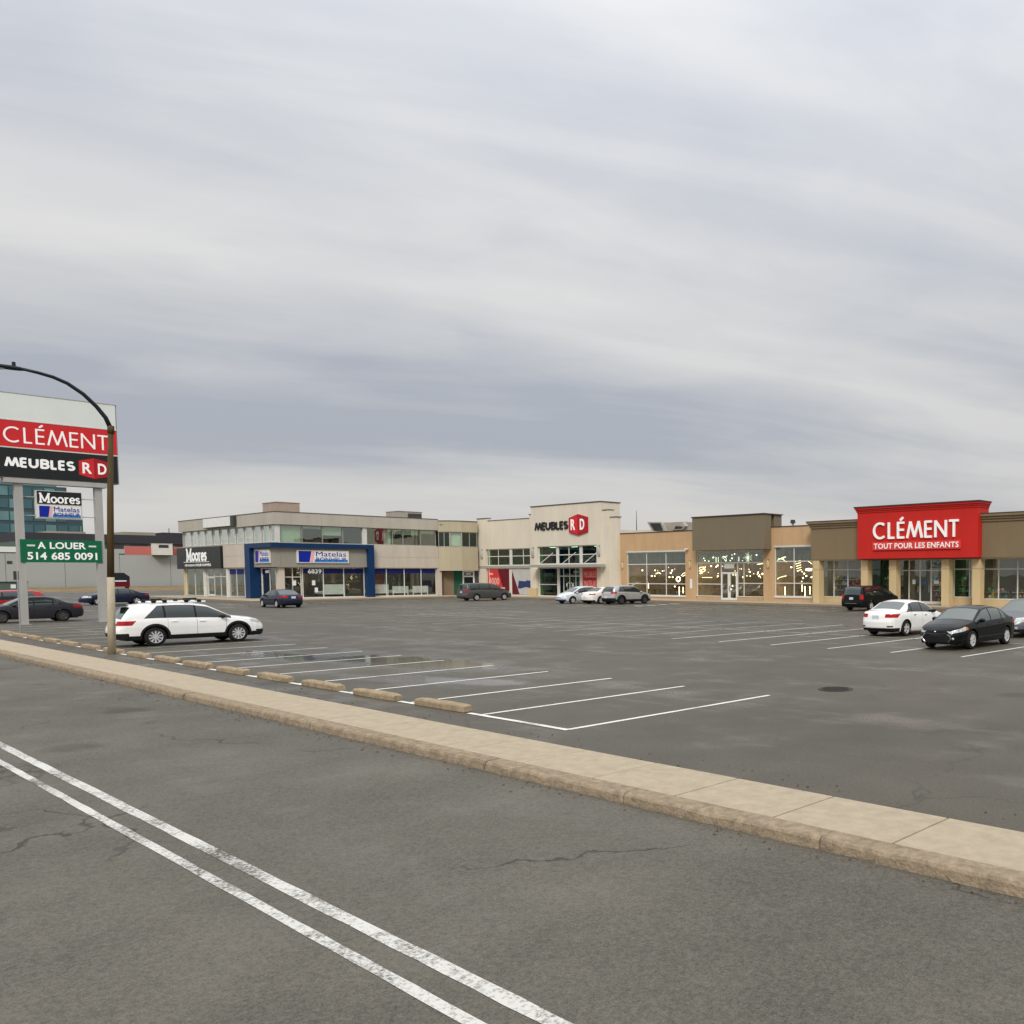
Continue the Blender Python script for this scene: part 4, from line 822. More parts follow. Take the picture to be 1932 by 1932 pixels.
# rooftop hood, mast and vent
hv = thing('roof_hood', 'slant-sided grey ventilation hood on the roof behind the tan shop', 'roof unit', (-69.3, 67, 6.05)); hv['fixed'] = 1
MB().prism([(-71.7, 7.15), (-69.6, 7.15), (-70.3, 8.12), (-72.5, 8.2)], lambda x, z: (x, 66, z), lambda x, z: (x, 68, z)).build('intake_hood', 'hvac', hv)
MB().prism([(-71.35, 7.2), (-70.0, 7.2), (-70.45, 8.0), (-72.1, 8.05)], lambda x, z: (x, 65.98, z), lambda x, z: (x, 65.999, z)).build('intake_mouth', 'hvac_dark', hv)
MB().prism([(-70.29, 6.5), (-67.2, 6.5), (-67.2, 8.05), (-70.29, 8.05)], lambda x, z: (x, 66.3, z), lambda x, z: (x, 68.2, z)).build('housing', 'hvac', hv)
MB().prism([(-68.8, 7.2), (-66.9, 7.2), (-66.5, 7.55), (-66.9, 8.0), (-68.2, 7.95)], lambda x, z: (x, 65.8, z), lambda x, z: (x, 66.29, z)).build('exhaust_cowl', 'hvac', hv)
MB().prism([(-68.1, 7.3), (-67.0, 7.3), (-66.8, 7.5), (-67.9, 7.6)], lambda x, z: (x, 65.78, z), lambda x, z: (x, 65.799, z)).build('exhaust_mouth', 'hvac_dark', hv)
box('support', 'hvac_dark', hv, -71.9, -67, 66.3, 68, 6.05, 6.49)
mb = MB().tube([(-74.2, 66, 7.06), (-74.2, 66, 9.5)], [.05, .02], 6); tag(mb.build('antenna_mast', 'pole_dark'), 'thin mast standing on the roof right of the cream shop', 'mast')
vt = thing('roof_vent', 'small hooded vent pipe on the tan shop roof near its right end', 'vent', (-52.3, 66, 6.05)); vt['fixed'] = 1
MB().tube([(-52.35, 66, 6.05), (-52.35, 66, 7.35)], .12, 8).build('pipe', 'hvac', vt); MB().tube([(-52.35, 66, 7.35), (-52.35, 66, 7.66)], [.26, .2], 10).build('cap', 'hvac_dark', vt)

# ------------------------------------------------------------------ children's shop with red centre
cs = thing('childrens_shop', 'brown shop with beige columns and a big red centre fascia on the right', 'building', (-35, 60, 0)); cs['fixed'] = 1
F = Fr(0, 60)
for l, r in ((-45.04, -42.5), (-42.49, -39.96)): F.box('fascia_panel', 'taupe_light', cs, l, r, -.8, .6, 3.74, 6.33)
for k, (zb, zt, pr) in enumerate(((6.331, 6.52, -.88), (6.521, 6.70, -.97), (6.701, 6.86, -1.08))): F.box('cornice', 'taupe_light', cs, -45.04+pr+.8, -39.96, pr, .6, zb, zt)
F.box('coping', 'coping_brown', cs, -45.36, -39.96, -1.1, .65, 6.861, 6.92)
for l, r in ((-29.44, -25.3), (-25.29, -21), (-20.99, -16), (-15.99, -11)): F.box('fascia_panel', 'taupe_light', cs, l, r, -.8, .6, 3.74, 6.33)
for k, (zb, zt, pr) in enumerate(((6.331, 6.52, -.88), (6.521, 6.70, -.97), (6.701, 6.88, -1.08))): F.box('cornice', 'taupe_light', cs, -29.44, -11, pr, .6, zb, zt)
F.box('coping', 'coping_brown', cs, -29.44, -11, -1.1, .65, 6.881, 6.94)
F.box('red_fascia', 'red_stucco', cs, -39.95, -29.45, -1.4, .3, 3.75, 7.36)
for zb, zt, pr in ((7.361, 7.50, .05), (7.501, 7.63, .11), (7.631, 7.76, .18)): F.box('cornice', 'red_stucco', cs, -39.95-pr, -29.45+pr, -1.4-pr, .3, zb, zt)
F.box('coping', 'coping_brown', cs, -40.18, -29.22, -1.63, .35, 7.761, 7.85)
F.box('soffit', 'taupe_light', cs, -45.0, -11, -.78, .55, 3.66, 3.735)
for i, x in enumerate((-44.85, -40.02, -37.37, -32.76, -30.2, -23.0, -16)):
    c_ = F.box('column', 'column_beige', cs, x, x+.64, -.8, -.1, .15, 3.655, bevel=.015); F.box('capital', 'column_beige', c_, x-.03, x+.67, -.83, -.07, 2.95, 3.0); 
F.box('roof_deck', 'roof_gravel', cs, -45.04, -11, .66, 15, 5.6, 5.75); F.box('back_wall', 'taupe_panel', cs, -45.04, -11, 15.1, 15.4, 0, 6.4)
F.box('interior_floor', 'store_floor', cs, -45.0, -11, .61, 12, .0, .16); F.box('interior_wall', 'store_wall', cs, -45.0, -11, 9.0, 9.2, .17, 3.9); F.box('ceiling', 'store_ceiling', cs, -45.0, -11, .72, 9.0, 3.9, 4.0)
F.box('interior_side', 'store_wall', cs, -45.03, -44.9, .75, 8.9, .17, 3.89)
for x in (-43, -39, -35.5, -31.5, -28.5, -25, -21): F.box('ceiling_fill_light', 'ceiling_panel', cs, x-.7, x+.7, 1.6, 2.4, 3.86, 3.895)
kw = lambda l, r, z: F.box('knee_wall', 'column_beige', cs, l, r, .45, .8, .1, z)
kw(-44.87, -40.6, .58); kw(-32.45, -30.9, .72); kw(-30.15, -11, .62)
F.window(cs, -44.87, -40.6, .60, 3.70, (-43.66, -42.24), (2.9,), fw=.08, d=.55, gm='glass_clear')
F.window(cs, -40.58, -37.35, .20, 3.70, (-39.0,), (2.9,), fw=.06, d=.95, fm='frame_dark', gm='glass_green')
w = F.window(cs, -37.33, -33.42, .20, 3.70, (-36.4, -35.4, -34.42), (2.82,), fw=.09, d=.6, gm='glass_clear')
for x0_, x1_ in ((-36.35, -35.45), (-35.35, -34.47), (-34.37, -33.52)):
    F.box('door_rail', 'frame_white', w, x0_, x1_, .59, .68, .29, .42); F.box('handle', 'steel', w, x1_-.1, x1_-.06, .5, .58, 1.1, 1.6)
for (x, z0, z1, ww_, mt) in ((-35.95, 1.75, 2.1, .28, 'paper'), (-34.95, 1.75, 2.02, .26, 'toy_blue'), (-33.95, 1.78, 2.05, .42, 'paper'), (-31.7, 1.95, 2.25, .2, 'paper')): F.box('notice', mt, w, x-ww_/2, x+ww_/2, .612, .618, z0, z1)
F.window(cs, -32.45, -30.9, .74, 3.70, (-31.1,), (2.9,), fw=.09, d=.55, gm='glass_green')
F.window(cs, -30.15, -11, .64, 3.70, (-28.75, -27.26, -25.7, -24.2, -22.6, -21, -19.4, -17.8, -16.2, -14.6, -12.9), (2.9,), fw=.08, d=.55, gm='glass_clear')
sg = thing('shop_sign', 'white letters and tagline bar on the red shop fascia', 'sign', (-34.7, 58.6, 4.4)); sg['fixed'] = 1
word(F, 'CLÉMENT', 'white_letter', sg, -38.38, -30.98, 5.27, 6.52, .17, -1.401, .12)
F.box('tagline_bar', 'red_bar', sg, -38.46, -30.8, -1.50, -1.401, 4.40, 5.02); F.text('TOUT POUR LES ENFANTS', 'white_letter', sg, -38.32, -30.95, 4.50, 4.92, -1.501, .02, .012, 'tagline', 1.05)
# shelves and toys in the windows
toys = ['toy_red', 'toy_blue', 'toy_yellow', 'toy_green', 'toy_pink', 'toy_white', 'toy_brown', 'toy_teal']
shelf_lab = ['left of the entrance, nearest the tan shop', 'left of the entrance, nearest the column', 'behind the dark entrance glass', 'behind the entrance doors', 'right of the doors', 'first in the right window', 'second in the right window', 'third in the right window']
for i, (x, y) in enumerate(((-43.6, 61.5), (-41.8, 61.7), (-39, 62.2), (-35.4, 64.0), (-31.8, 61.6), (-29.2, 61.2), (-27.2, 61.3), (-25.2, 61.2))):
    t = thing('toy_shelf', 'shelf of colourful goods in the red-fronted shop, %s' % shelf_lab[i], 'shelf', (x, y, .17)); t['fixed'] = 1
    hh = 2.2 if i < 5 else 1.1
    box('back_board', 'toy_brown', t, x-.85, x+.85, y+.36, y+.4, .17, hh)
    for k in range(5 if hh > 2 else 3):
        z = .3+.45*k; box('shelf_board', 'toy_white', t, x-.85, x+.85, y, y+.35, z-.03, z); xx = x-.8
        while xx < x+.65:
            w_ = random.uniform(.1, .3); h_ = random.uniform(.12, .38); mt = random.choice(toys)
            if random.random() < .5: box('goods', mt, t, xx, xx+w_, y+.03, y+.3, z+.002, z+h_)
            else: MB().ball((xx+w_/2, y+.16, z+w_/2*1.1+.002), w_/2, 8, 6, 1.1).build('goods', mt, t, True)
            xx += w_+random.uniform(.02, .1)

# ------------------------------------------------------------------ pylon sign
SX = -60.5
py = thing('pylon_sign', 'tall grey pylon sign with white, red and black tenant panels beside the lot entrance', 'sign', (SX, 13.3, 0)); py['fixed'] = 1
F = Fr(SX, 0, 0, 1)
for y in (11.45, 14.82):
    F.box('post', 'post_grey', py, y, y+.32, .12, .50, -.05, 7.42); F.box('base_plate', 'steel', py, y-.1, y+.42, .02, .6, .0, .04)
F.box('base_beam', 'post_grey', py, 11.0, 15.35, -.02, .66, 7.42, 7.66)
cb = F.box('cabinet', 'post_grey', py, 10.7, 15.9, .0, .62, 7.661, 12.02)
for z0, z1, mt in ((10.66, 11.98, 'sign_white'), (9.26, 10.60, 'sign_red'), (7.70, 9.18, 'black_sign')):
    F.box('sign_face', mt, cb, 10.76, 15.84, -.045, -.001, z0, z1)
for z in (10.61, 9.19): F.box('divider', 'frame_white', cb, 10.72, 15.88, -.06, -.002, z, z+.05 if z > 10 else z+.06)
F.box('edge_trim', 'frame_grey', cb, 10.7, 15.9, -.055, -.001, 11.985, 12.03)
word(F, 'CLÉMENT', 'white_letter', cb, 11.08, 15.45, 9.48, 10.28, .085, -.046, .012, .14)
word(F, 'MEUBLES', 'white_letter', cb, 11.1, 13.95, 8.24, 8.70, .115, -.046, .012, .16)
F.poly('emblem_left', 'sign_red', cb, [(14.12, 8.05), (14.80, 7.87), (14.80, 8.98), (14.12, 8.80)], -.06, -.0465); F.poly('emblem_right', 'sign_red_dark', cb, [(14.82, 7.87), (15.5, 8.05), (15.5, 8.80), (14.82, 8.98)], -.06, -.0465)
F.text('R', 'white_letter', cb, 14.27, 14.68, 8.13, 8.72, -.061, .012, .03); F.text('D', 'white_letter', cb, 14.95, 15.33, 8.13, 8.72, -.061, .012, .03)
F.box('small_panel_frame', 'frame_white', py, 12.28, 14.22, .13, .42, 5.62, 7.10)
F.box('small_panel', 'black_sign', py, 12.33, 14.20, .10, .129, 6.40, 7.07); serif(F, 'Moores', 1.72, .48, 12.41, 6.47, py, 'white_letter', .099, .012, .15)
mp_ = Fr(SX, 0, 0, 1); matelas(F, py, 12.33, 14.20, 5.66, 6.34, .2285)
for z in (5.75, 6.72): F.box('cross_bar', 'post_grey', py, 11.78, 12.275, .25, .29, z, z+.045); F.box('cross_bar', 'post_grey', py, 14.225, 14.81, .25, .29, z, z+.045)
bn = thing('rental_banner', 'green rental banner with white lettering and phone number between the pylon posts', 'banner', (SX, 13.3, 3.3)); bn['fixed'] = 1
F.box('banner', 'sign_green', bn, 11.55, 15.0, .075, .115, 3.30, 4.50)
F.text('A LOUER', 'white_letter', bn, 12.25, 14.30, 4.02, 4.38, .0745, .01, .035); F.text('514 685 0091', 'white_letter', bn, 11.82, 14.78, 3.44, 3.84, .0745, .01, .035)
F.box('dash', 'sign_white', bn, 11.82, 12.15, .064, .0745, 4.14, 4.23); F.box('dash', 'sign_white', bn, 14.42, 14.75, .064, .0745, 4.14, 4.23)
# ------------------------------------------------------------------ street lamp
sl = thing('street_lamp', 'curved-arm street lamp with a rusty pole and pale lower half on the pavement verge', 'street lamp', (-36.3, 9.14, 0)); sl['fixed'] = 1
MB().tube([(-36.3, 9.14, -.02), (-36.28, 9.19, 2.55)], [.115, .105], 14).build('pole_base', 'pole_pale', sl, True)
MB().tube([(-36.28, 9.19, 2.551), (-36.25, 9.26, 5.0), (-36.2, 9.34, 7.4)], [.10, .09, .075], 14).build('pole', 'pole_rust', sl, True)
MB().tube([(-36.2, 9.345, 7.3), (-36.2, 9.35, 7.55)], .095, 14).build('collar', 'pole_rust', sl, True)
ctl = [(9.35, 7.45), (9.22, 7.8), (8.99, 8.13), (8.66, 8.48), (8.26, 8.76), (7.9, 8.90), (7.55, 8.97), (7.18, 9.02)]
MB().tube([(-36.2, a, b) for a, b in ctl], [.07, .066, .062, .06, .057, .054, .05, .046], 10).build('arm', 'pole_dark', sl, True)
V = []; sec = [(7.22, .05, .05), (7.1, .10, .08), (6.9, .15, .09), (6.6, .17, .085), (6.35, .15, .07), (6.25, .07, .04)]; n = 12
for (yy, w_, h_) in sec: V += [(-36.2+w_*math.cos(2*math.pi*j/n), yy, 9.0+h_*math.sin(2*math.pi*j/n)*(1 if math.sin(2*math.pi*j/n) > 0 else .6)) for j in range(n)]
MB().add(V, [(i*n+j, i*n+(j+1) % n, (i+1)*n+(j+1) % n, (i+1)*n+j) for i in range(5) for j in range(n)]+[tuple(range(n)), tuple(range(5*n+n-1, 5*n-1, -1))]).build('lamp_head', 'pole_dark', sl, True)
MB().tube([(-36.2, 6.96, 9.07), (-36.2, 6.96, 9.2)], [.05, .045], 10).build('photocell', 'pole_dark', sl)
MB().tube([(-36.2, 6.62, 8.955), (-36.2, 6.62, 8.93)], [.12, .10], 12).build('lens', 'sign_white', sl)
# narrow kerbside post
sp_ = thing('kerb_sign_post', 'thin grey sign post with a small dark plate near the far wheel stops', 'sign post', (-50.7, 9.54, 0)); sp_['fixed'] = 1
MB().tube([(-50.7, 9.54, 0), (-50.72, 9.53, 2.8)], .032, 8).build('post', 'steel', sp_); box('plate', 'frame_dark', sp_, -50.76, -50.735, 9.40, 9.58, 2.42, 2.8)
# ------------------------------------------------------------------ background to the left
GX = -205
gb = thing('warehouse', 'long pale grey warehouse with a faded red roof band far on the left', 'building', (GX, 52, 0)); gb['fixed'] = 1
F = Fr(GX, 0, 0, 1)
for i in range(12):
    l = -4+8.2*i; F.box('wall_panel', 'far_grey', gb, l+.03, l+8.17, 0, .4, .0, 6.42 if l > 47 else 6.62)
F.box('roof_fascia', 'far_red', gb, 54.3, 94, .02, .5, 6.43, 8.08); F.box('roof_fascia', 'far_grey', gb, 46.0, 54.29, .02, .5, 6.64, 7.5); F.box('roof_fascia', 'sign_white', gb, -4, 45.9, -.1, .5, 6.64, 7.6); F.box('painted_shade_strip', 'far_dark', gb, -4, 45.9, -.05, -.001, 6.5, 6.635)  # solid dark strip stands in for the shade under the white fascia
F.box('roof', 'roof_gravel', gb, -4, 94, .51, 30, 6.3, 6.6)
u_ = roof_unit('rooftop_cooler', 'pale rooftop cooler with dark top opening on the grey warehouse', -205, -203.4, 58.5, 61.6, 6.30, 8.6, 'frame_white')
box('fan_opening', 'hvac_dark', u_, -203.4, -203.35, 59.3, 60.9, 7.85, 8.4)
F.box('vent', 'frame_dark', gb, 37.2, 37.9, -.06, -.001, 4.6, 5.1)
db = thing('dark_block', 'low dark flat-roofed building rising behind the grey warehouse', 'building', (-240, 75, 0)); db['fixed'] = 1
F = Fr(-240, 0, 0, 1)
F.box('upper_wall', 'far_dark', db, 45, 110, 0, 25, 9.6, 11.5); F.box('lower_wall', 'far_green', db, 45, 110, .3, 25, 0, 9.59)
for i in range(14): F.box('window', 'frame_dark', db, 47+4.4*i, 50.4+4.4*i, .24, .299, 8.0, 9.4)
F.box('rooftop_room', 'far_beige', db, 64.2, 70.3, 3, 10, 11.5, 12.3); F.box('rooftop_room', 'far_dark', db, 71.4, 78, 2, 10, 11.5, 12.35)
MB().tube([F.P(73.0, 3, 12.35), F.P(73.0, 3, 13.4)], .08, 5).build('antenna', 'far_dark', db)
br = thing('brick_annex', 'brown low-rise block in front of the glass tower, partly behind the green banner', 'building', (-300, 72, 0)); br['fixed'] = 1
F = Fr(-300, 0, 0, 1); F.box('wall', 'far_beige', br, 62.9, 70.9, 0, 15, 0, 14.2)
for i in range(3):
    for j in range(3): F.box('window', 'frame_dark', br, 63.5+2.4*i, 65.3+2.4*i, -.05, -.002, 4+3.3*j, 6+3.3*j)
# glass tower: bands of panes
tw = thing('glass_tower', 'teal glass office tower behind the pylon sign', 'building', (-330, 65, 0)); tw['fixed'] = 1
F = Fr(-330, 0, 0, 1)
F.box('core', 'far_teal_frame', tw, 40, 77.5, .3, 25, 0, 19.0); F.box('core', 'far_teal_frame', tw, 40, 74.0, .3, 25, 19.01, 28.2)
for j in range(8):
    z0 = .6+3.5*j; z1 = z0+2.5; ymax = 77.4 if z1 < 19 else 73.9; y = 40.3
    while y < ymax-.3:
        w_ = min(2.6, ymax-y); F.box('pane', random.choice(['far_teal', 'far_teal', 'far_teal_light']), tw, y, y+w_-.25, .18, .299, z0, z1); y += 2.6
F.box('roof_screen', 'far_teal_light', tw, 40, 72, 1.5, 10, 28.21, 29.2)
# burgundy donation bin
bb = thing('donation_bin', 'burgundy collection bin with black sloped top and white lettering panel at the lot edge', 'bin', (-172, 45, 0)); bb['fixed'] = 1
F = Fr(-172, 0, 0, 1)
F.box('body', 'burgundy', bb, 43.6, 46.05, 0, 1.6, .75, 1.75); F.poly('top', 'black_sign', bb, [(43.6, 1.751), (46.05, 1.751), (46.05, 2.35), (45.3, 2.95), (43.6, 2.95)], 0, 1.6); F.box('panel', 'paper', bb, 44.1, 45.6, -.03, -.001, 1.55, 1.75)
for y in (43.7, 45.75): F.box('leg', 'black_sign', bb, y, y+.2, .1, 1.5, -.1, .75)
wd = thing('waste_container', 'dark green waste container with a white notice by the far lot edge', 'container', (-178, 32, 0)); wd['fixed'] = 1
F = Fr(-178, 0, 0, 1); F.box('body', 'far_green', wd, 30.6, 34.6, 0, 2, -.2, 1.5); F.box('lid', 'frame_dark', wd, 30.5, 34.7, -.1, 2.1, 1.5, 1.65); F.box('notice', 'paper', wd, 32.6, 33.2, -.03, -.001, .6, 1.2)

# ------------------------------------------------------------------ vehicles
def smooth_interp(pts, xs, win=.10):
    X = np.array([p[0] for p in pts]); Z = np.array([p[1] for p in pts]); acc = 0
    offs = np.linspace(-win, win, 9); wts = np.cos(offs/win*math.pi/2)+.05
    for o_, w_ in zip(offs, wts): acc = acc+np.interp(np.clip(xs+o_, X[0], X[-1]), X, Z)*w_
    return acc/wts.sum()
def make_car(name, label, S, loc, rz, dens=1.0):
    """S: profile of the car. Local x runs forward from the rear bumper, origin under the rear axle."""
    root = thing(name, label, S.get('cat', 'car'), loc, rz)
    L, W, wr = S['L'], S['W'], S['wr']; xa, xb = S['ra'], S['ra']+S['wb']; Ra = wr+.065; hw = W/2
    xs = list(np.linspace(0, L, int(95*dens)))+list(np.linspace(0, .4, 14))+list(np.linspace(L-.5, L, 14))
    for xc in (xa, xb): xs += [xc+Ra*math.cos(math.pi*i/16) for i in range(17)]
    for q in S['seams']: xs += [q-.005, q+.005]
    xs += list(S['wind'])+list(S['rearw'])+[S['sw'][1]]+[q+d_ for q in S['pillars'] for d_ in (-.035, .035)]
    for q0, q1, q2 in S.get('fine', ()): xs += list(np.arange(q0, q1, q2))
    xs = np.array(sorted(set(np.round(xs, 4)))); xs = xs[np.concatenate([[True], np.diff(xs) > .003])]; xs[0] = 0; xs[-1] = L
    zt = smooth_interp(S['top'], xs, S.get('win', .07)); be = np.minimum(smooth_interp(S['belt'], xs), zt-.035)
    sill = S.get('sill', .24); zb = np.interp(xs, [0, .12, S['ra']-.5, S['ra']+.5, xb-.5, xb+.5, L-.12, L], [sill+.10, sill+.04, sill, sill, sill, sill, sill-.02, sill+.02])
    for xc in (xa, xb):
        m_ = np.abs(xs-xc) < Ra; zb[m_] = np.maximum(zb[m_], wr+np.sqrt(np.maximum(0, Ra**2-(xs[m_]-xc)**2)))
    plan = np.interp(xs, [0, .06, .18, .5, 1.2, L-1.3, L-.7, L-.3, L-.1, L], S.get('plan', [.66, .80, .89, .965, 1, 1, .97, .89, .78, .62]))
    nl, ng, nr = (20, 14, 10) if dens > 1.1 else (14, 11, 8)
    sl_ = np.concatenate([np.linspace(0, 1, nl+1)]); gh_s = np.concatenate([[0, .06], np.linspace(.06, .92, ng-3)[1:], [.95, .98, 1.0]])
    ringn = nl+1+ng+nr   # nl+1 low, ng greenhouse (excluding shared), nr roof to centre
    ns = len(xs); V = np.zeros((ns, ringn, 3)); tum = S.get('tumble', .42)
    for i, x in enumerate(xs):
        w_ = hw*plan[i]; b_ = be[i]; t_ = zt[i]; z0 = min(zb[i], b_-.03)
        zl = z0+(b_-z0)*sl_; uu = np.clip((zl-sill)/(max(.3, b_-sill)), 0, 1)
        fy = np.interp(uu, [0, .12, .3, .62, .82, .94, 1], [.93, .965, .985, 1.0, .992, .975, .955]); yl = w_*fy
        V[i, :nl+1, 1] = yl; V[i, :nl+1, 2] = zl
        hgt = t_-b_; cr = min(.055, hgt*.45); ze = t_-cr
        s_ = gh_s[1:]; yb = w_*.955; yt = yb-tum*max(0, ze-b_)-.012
        bulge = .035*np.sin(np.pi*s_)*min(1, hgt/.4)
        V[i, nl+1:nl+1+ng, 1] = yb+(yt-yb)*s_+bulge; V[i, nl+1:nl+1+ng, 2] = b_+(ze-b_)*s_
        q = 1-np.arange(1, nr+1)/nr
        V[i, nl+1+ng:, 1] = yt*q; V[i, nl+1+ng:, 2] = ze+cr*(1-q**2.2)
        V[i, :, 0] = x
    # plan curvature of the ends and the screens, bumper shape
    sF = np.clip((xs-(L-1.9))/1.9, 0, 1); sR = np.clip((1.0-xs)/1.0, 0, 1)
    for i in range(ns):
        w_ = hw*plan[i]; cyv = 1-np.clip(V[i, :, 1]/w_, 0, 1)**2
        V[i, :, 0] += cyv*(S.get('cf', .16)*sF[i]-S.get('cr', .10)*sR[i])
        eF = np.clip((xs[i]-(L-.30))/.30, 0, 1)**1.5; eR = np.clip((.25-xs[i])/.25, 0, 1)**1.5
        V[i, :, 0] += eF*np.interp(V[i, :, 2], [p[0] for p in S['fprof']], [p[1] for p in S['fprof']])-eR*np.interp(V[i, :, 2], [p[0] for p in S['rprof']], [p[1] for p in S['rprof']])
    verts = []; idx = {}
    def vid(i, j, side):
        if j == ringn-1: side = 1
        k = (i, j, side)
        if k not in idx: idx[k] = len(verts); p = V[i, j]; verts.append((p[0], p[1]*side, p[2]))
        return idx[k]
    faces = []; info = []
    for i in range(ns-1):
        for j in range(ringn-1):
            reg = 0 if j < nl else (1 if j < nl+ng else 2); s_ = (gh_s[j-nl]+gh_s[j-nl+1])/2 if reg == 1 else (j+.5)
            for sd_ in (1, -1):
                q = [vid(i, j, sd_), vid(i+1, j, sd_), vid(i+1, j+1, sd_), vid(i, j+1, sd_)]
                q = q if sd_ == -1 else q[::-1]
                if len(set(q)) < 4: q = list(dict.fromkeys(q))
                faces.append(q); info.append((reg, (xs[i]+xs[i+1])/2, s_, zt[i]-be[i]))
    for i, end in ((0, 3), (ns-1, 4)):   # caps: rows of the side joined across
        rows_ = nl+ng+1; M_ = 2*nr
        def cv(j, m_):
            if j == rows_-1: return vid(i, rows_-1, 1) if m_ == 0 else vid(i, rows_-1, -1) if m_ == M_ else vid(i, rows_-1+(m_ if m_ <= nr else M_-m_), 1 if m_ <= nr else -1)
            if m_ == 0: return vid(i, j, 1)
            if m_ == M_: return vid(i, j, -1)
            k = ('c', i, j, m_)
            if k not in idx:
                p = V[i, j]; f_ = 1-m_/nr; idx[k] = len(verts); w_ = hw*plan[i]; yy = p[1]*f_
                base = p[0]-((1-min(1, (p[1]/w_))**2)*(S.get('cf', .16)*sF[i]-S.get('cr', .10)*sR[i]))
                verts.append((base+(1-(yy/w_)**2)*(S.get('cf', .16) if end == 4 else -S.get('cr', .10)), yy, p[2]))
            return idx[k]
        for j in range(rows_-1):
            for m_ in range(M_):
                q = [cv(j, m_), cv(j, m_+1), cv(j+1, m_+1), cv(j+1, m_)]
                q = q if end == 4 else q[::-1]
                faces.append(q); info.append((end, xs[i], j, 0))
    va = np.array(verts); va[:, 0] -= xa
    # cut the skin along the outline of every lamp, grille, trim zone and window end, so that their edges run clean
    me = bpy.data.meshes.new('full'); me.from_pydata(va.tolist(), [], faces); me.update()
    bm = bmesh.new(); bm.from_mesh(me); bpy.data.meshes.remove(me); lay = bm.faces.layers.int.new('info'); bm.faces.ensure_lookup_table()
    for k, f in enumerate(bm.faces): f[lay] = k
    xsr, betop = xs, (be, zt)
    def sfield(x, z):
        b_ = np.interp(x, xs, be); t_ = np.interp(x, xs, zt); hg = t_-b_; ze = t_-min(.055, hg*.45); return (z-b_)/max(1e-4, ze-b_)
    def clad_field(x, a_, z):
        v = S['clad']-z
        v = max(v, Ra+.075-min(math.hypot(x-xa, z-wr), math.hypot(x-xb, z-wr)))
        if S.get('cladend'): v = max(v, S['cladend'](x, a_, z))
        return v
    fields = [((lambda x, a_, z, r, fn=zf[2]: fn(x, a_, z, r)), zf[3]) for zf in S['zones']]
    if S.get('clad'): fields.append(((lambda x, a_, z, r: clad_field(x, a_, z)), (lambda r: r in (0, 3, 4))))
    fields.append(((lambda x, a_, z, r: x-(S['sw'][0]+S.get('swr', .35)*sfield(x, z))), (lambda r: r == 1)))
    for fn, rg in fields:
        val = {}
        for v in bm.verts: q = v.co; val[v] = fn(q.x+xa, abs(q.y), q.z, 0)
        ed = [e for e in bm.edges if (val[e.verts[0]] > 0) != (val[e.verts[1]] > 0) and any(rg(info[f[lay]][0]) for f in e.link_faces)]
        new = []
        for e in ed:
            a_, b_ = e.verts; t = val[a_]/(val[a_]-val[b_])
            if t < .04 or t > .96: continue
            new.append(bmesh.utils.edge_split(e, a_, t)[1])
        bm.verts.index_update()
        ns_ = set(new)
        for f in {f for v in new for f in v.link_faces}:
            if not f.is_valid: continue
            pv = [v for v in f.verts if v in ns_]
            if len(pv) == 1:   # join to a corner that already lies on the outline
                cand = [v for v in f.verts if v in val and abs(val[v]) < .004]
                if cand: pv.append(cand[0])
            if len(pv) == 2:
                try: bmesh.utils.face_split(f, pv[0], pv[1])
                except ValueError: pass
    bmesh.ops.recalc_face_normals(bm, faces=bm.faces[:])
    top_f = max(bm.faces, key=lambda f: f.calc_center_median().z)
    bm.normal_update()
    if top_f.normal.z < 0: bmesh.ops.reverse_faces(bm, faces=bm.faces[:])
    bm.normal_update(); bm.verts.index_update(); bm.verts.ensure_lookup_table()
    va = np.array([v.co[:] for v in bm.verts]); vn = np.array([v.normal[:] for v in bm.verts])
    faces = [[v.index for v in f.verts] for f in bm.faces]; inf2 = []
    fc = np.array([f.calc_center_median()[:] for f in bm.faces]); fc[:, 0] += xa
    for k, f in enumerate(bm.faces):
        q = info[f[lay]]; inf2.append(q)
    info = inf2; bm.free()
    # sort the faces into parts
    parts = {}
    ws0, ws1 = S['wind']; rw0, rw1 = S['rearw']; rec = S.get('recess', {})
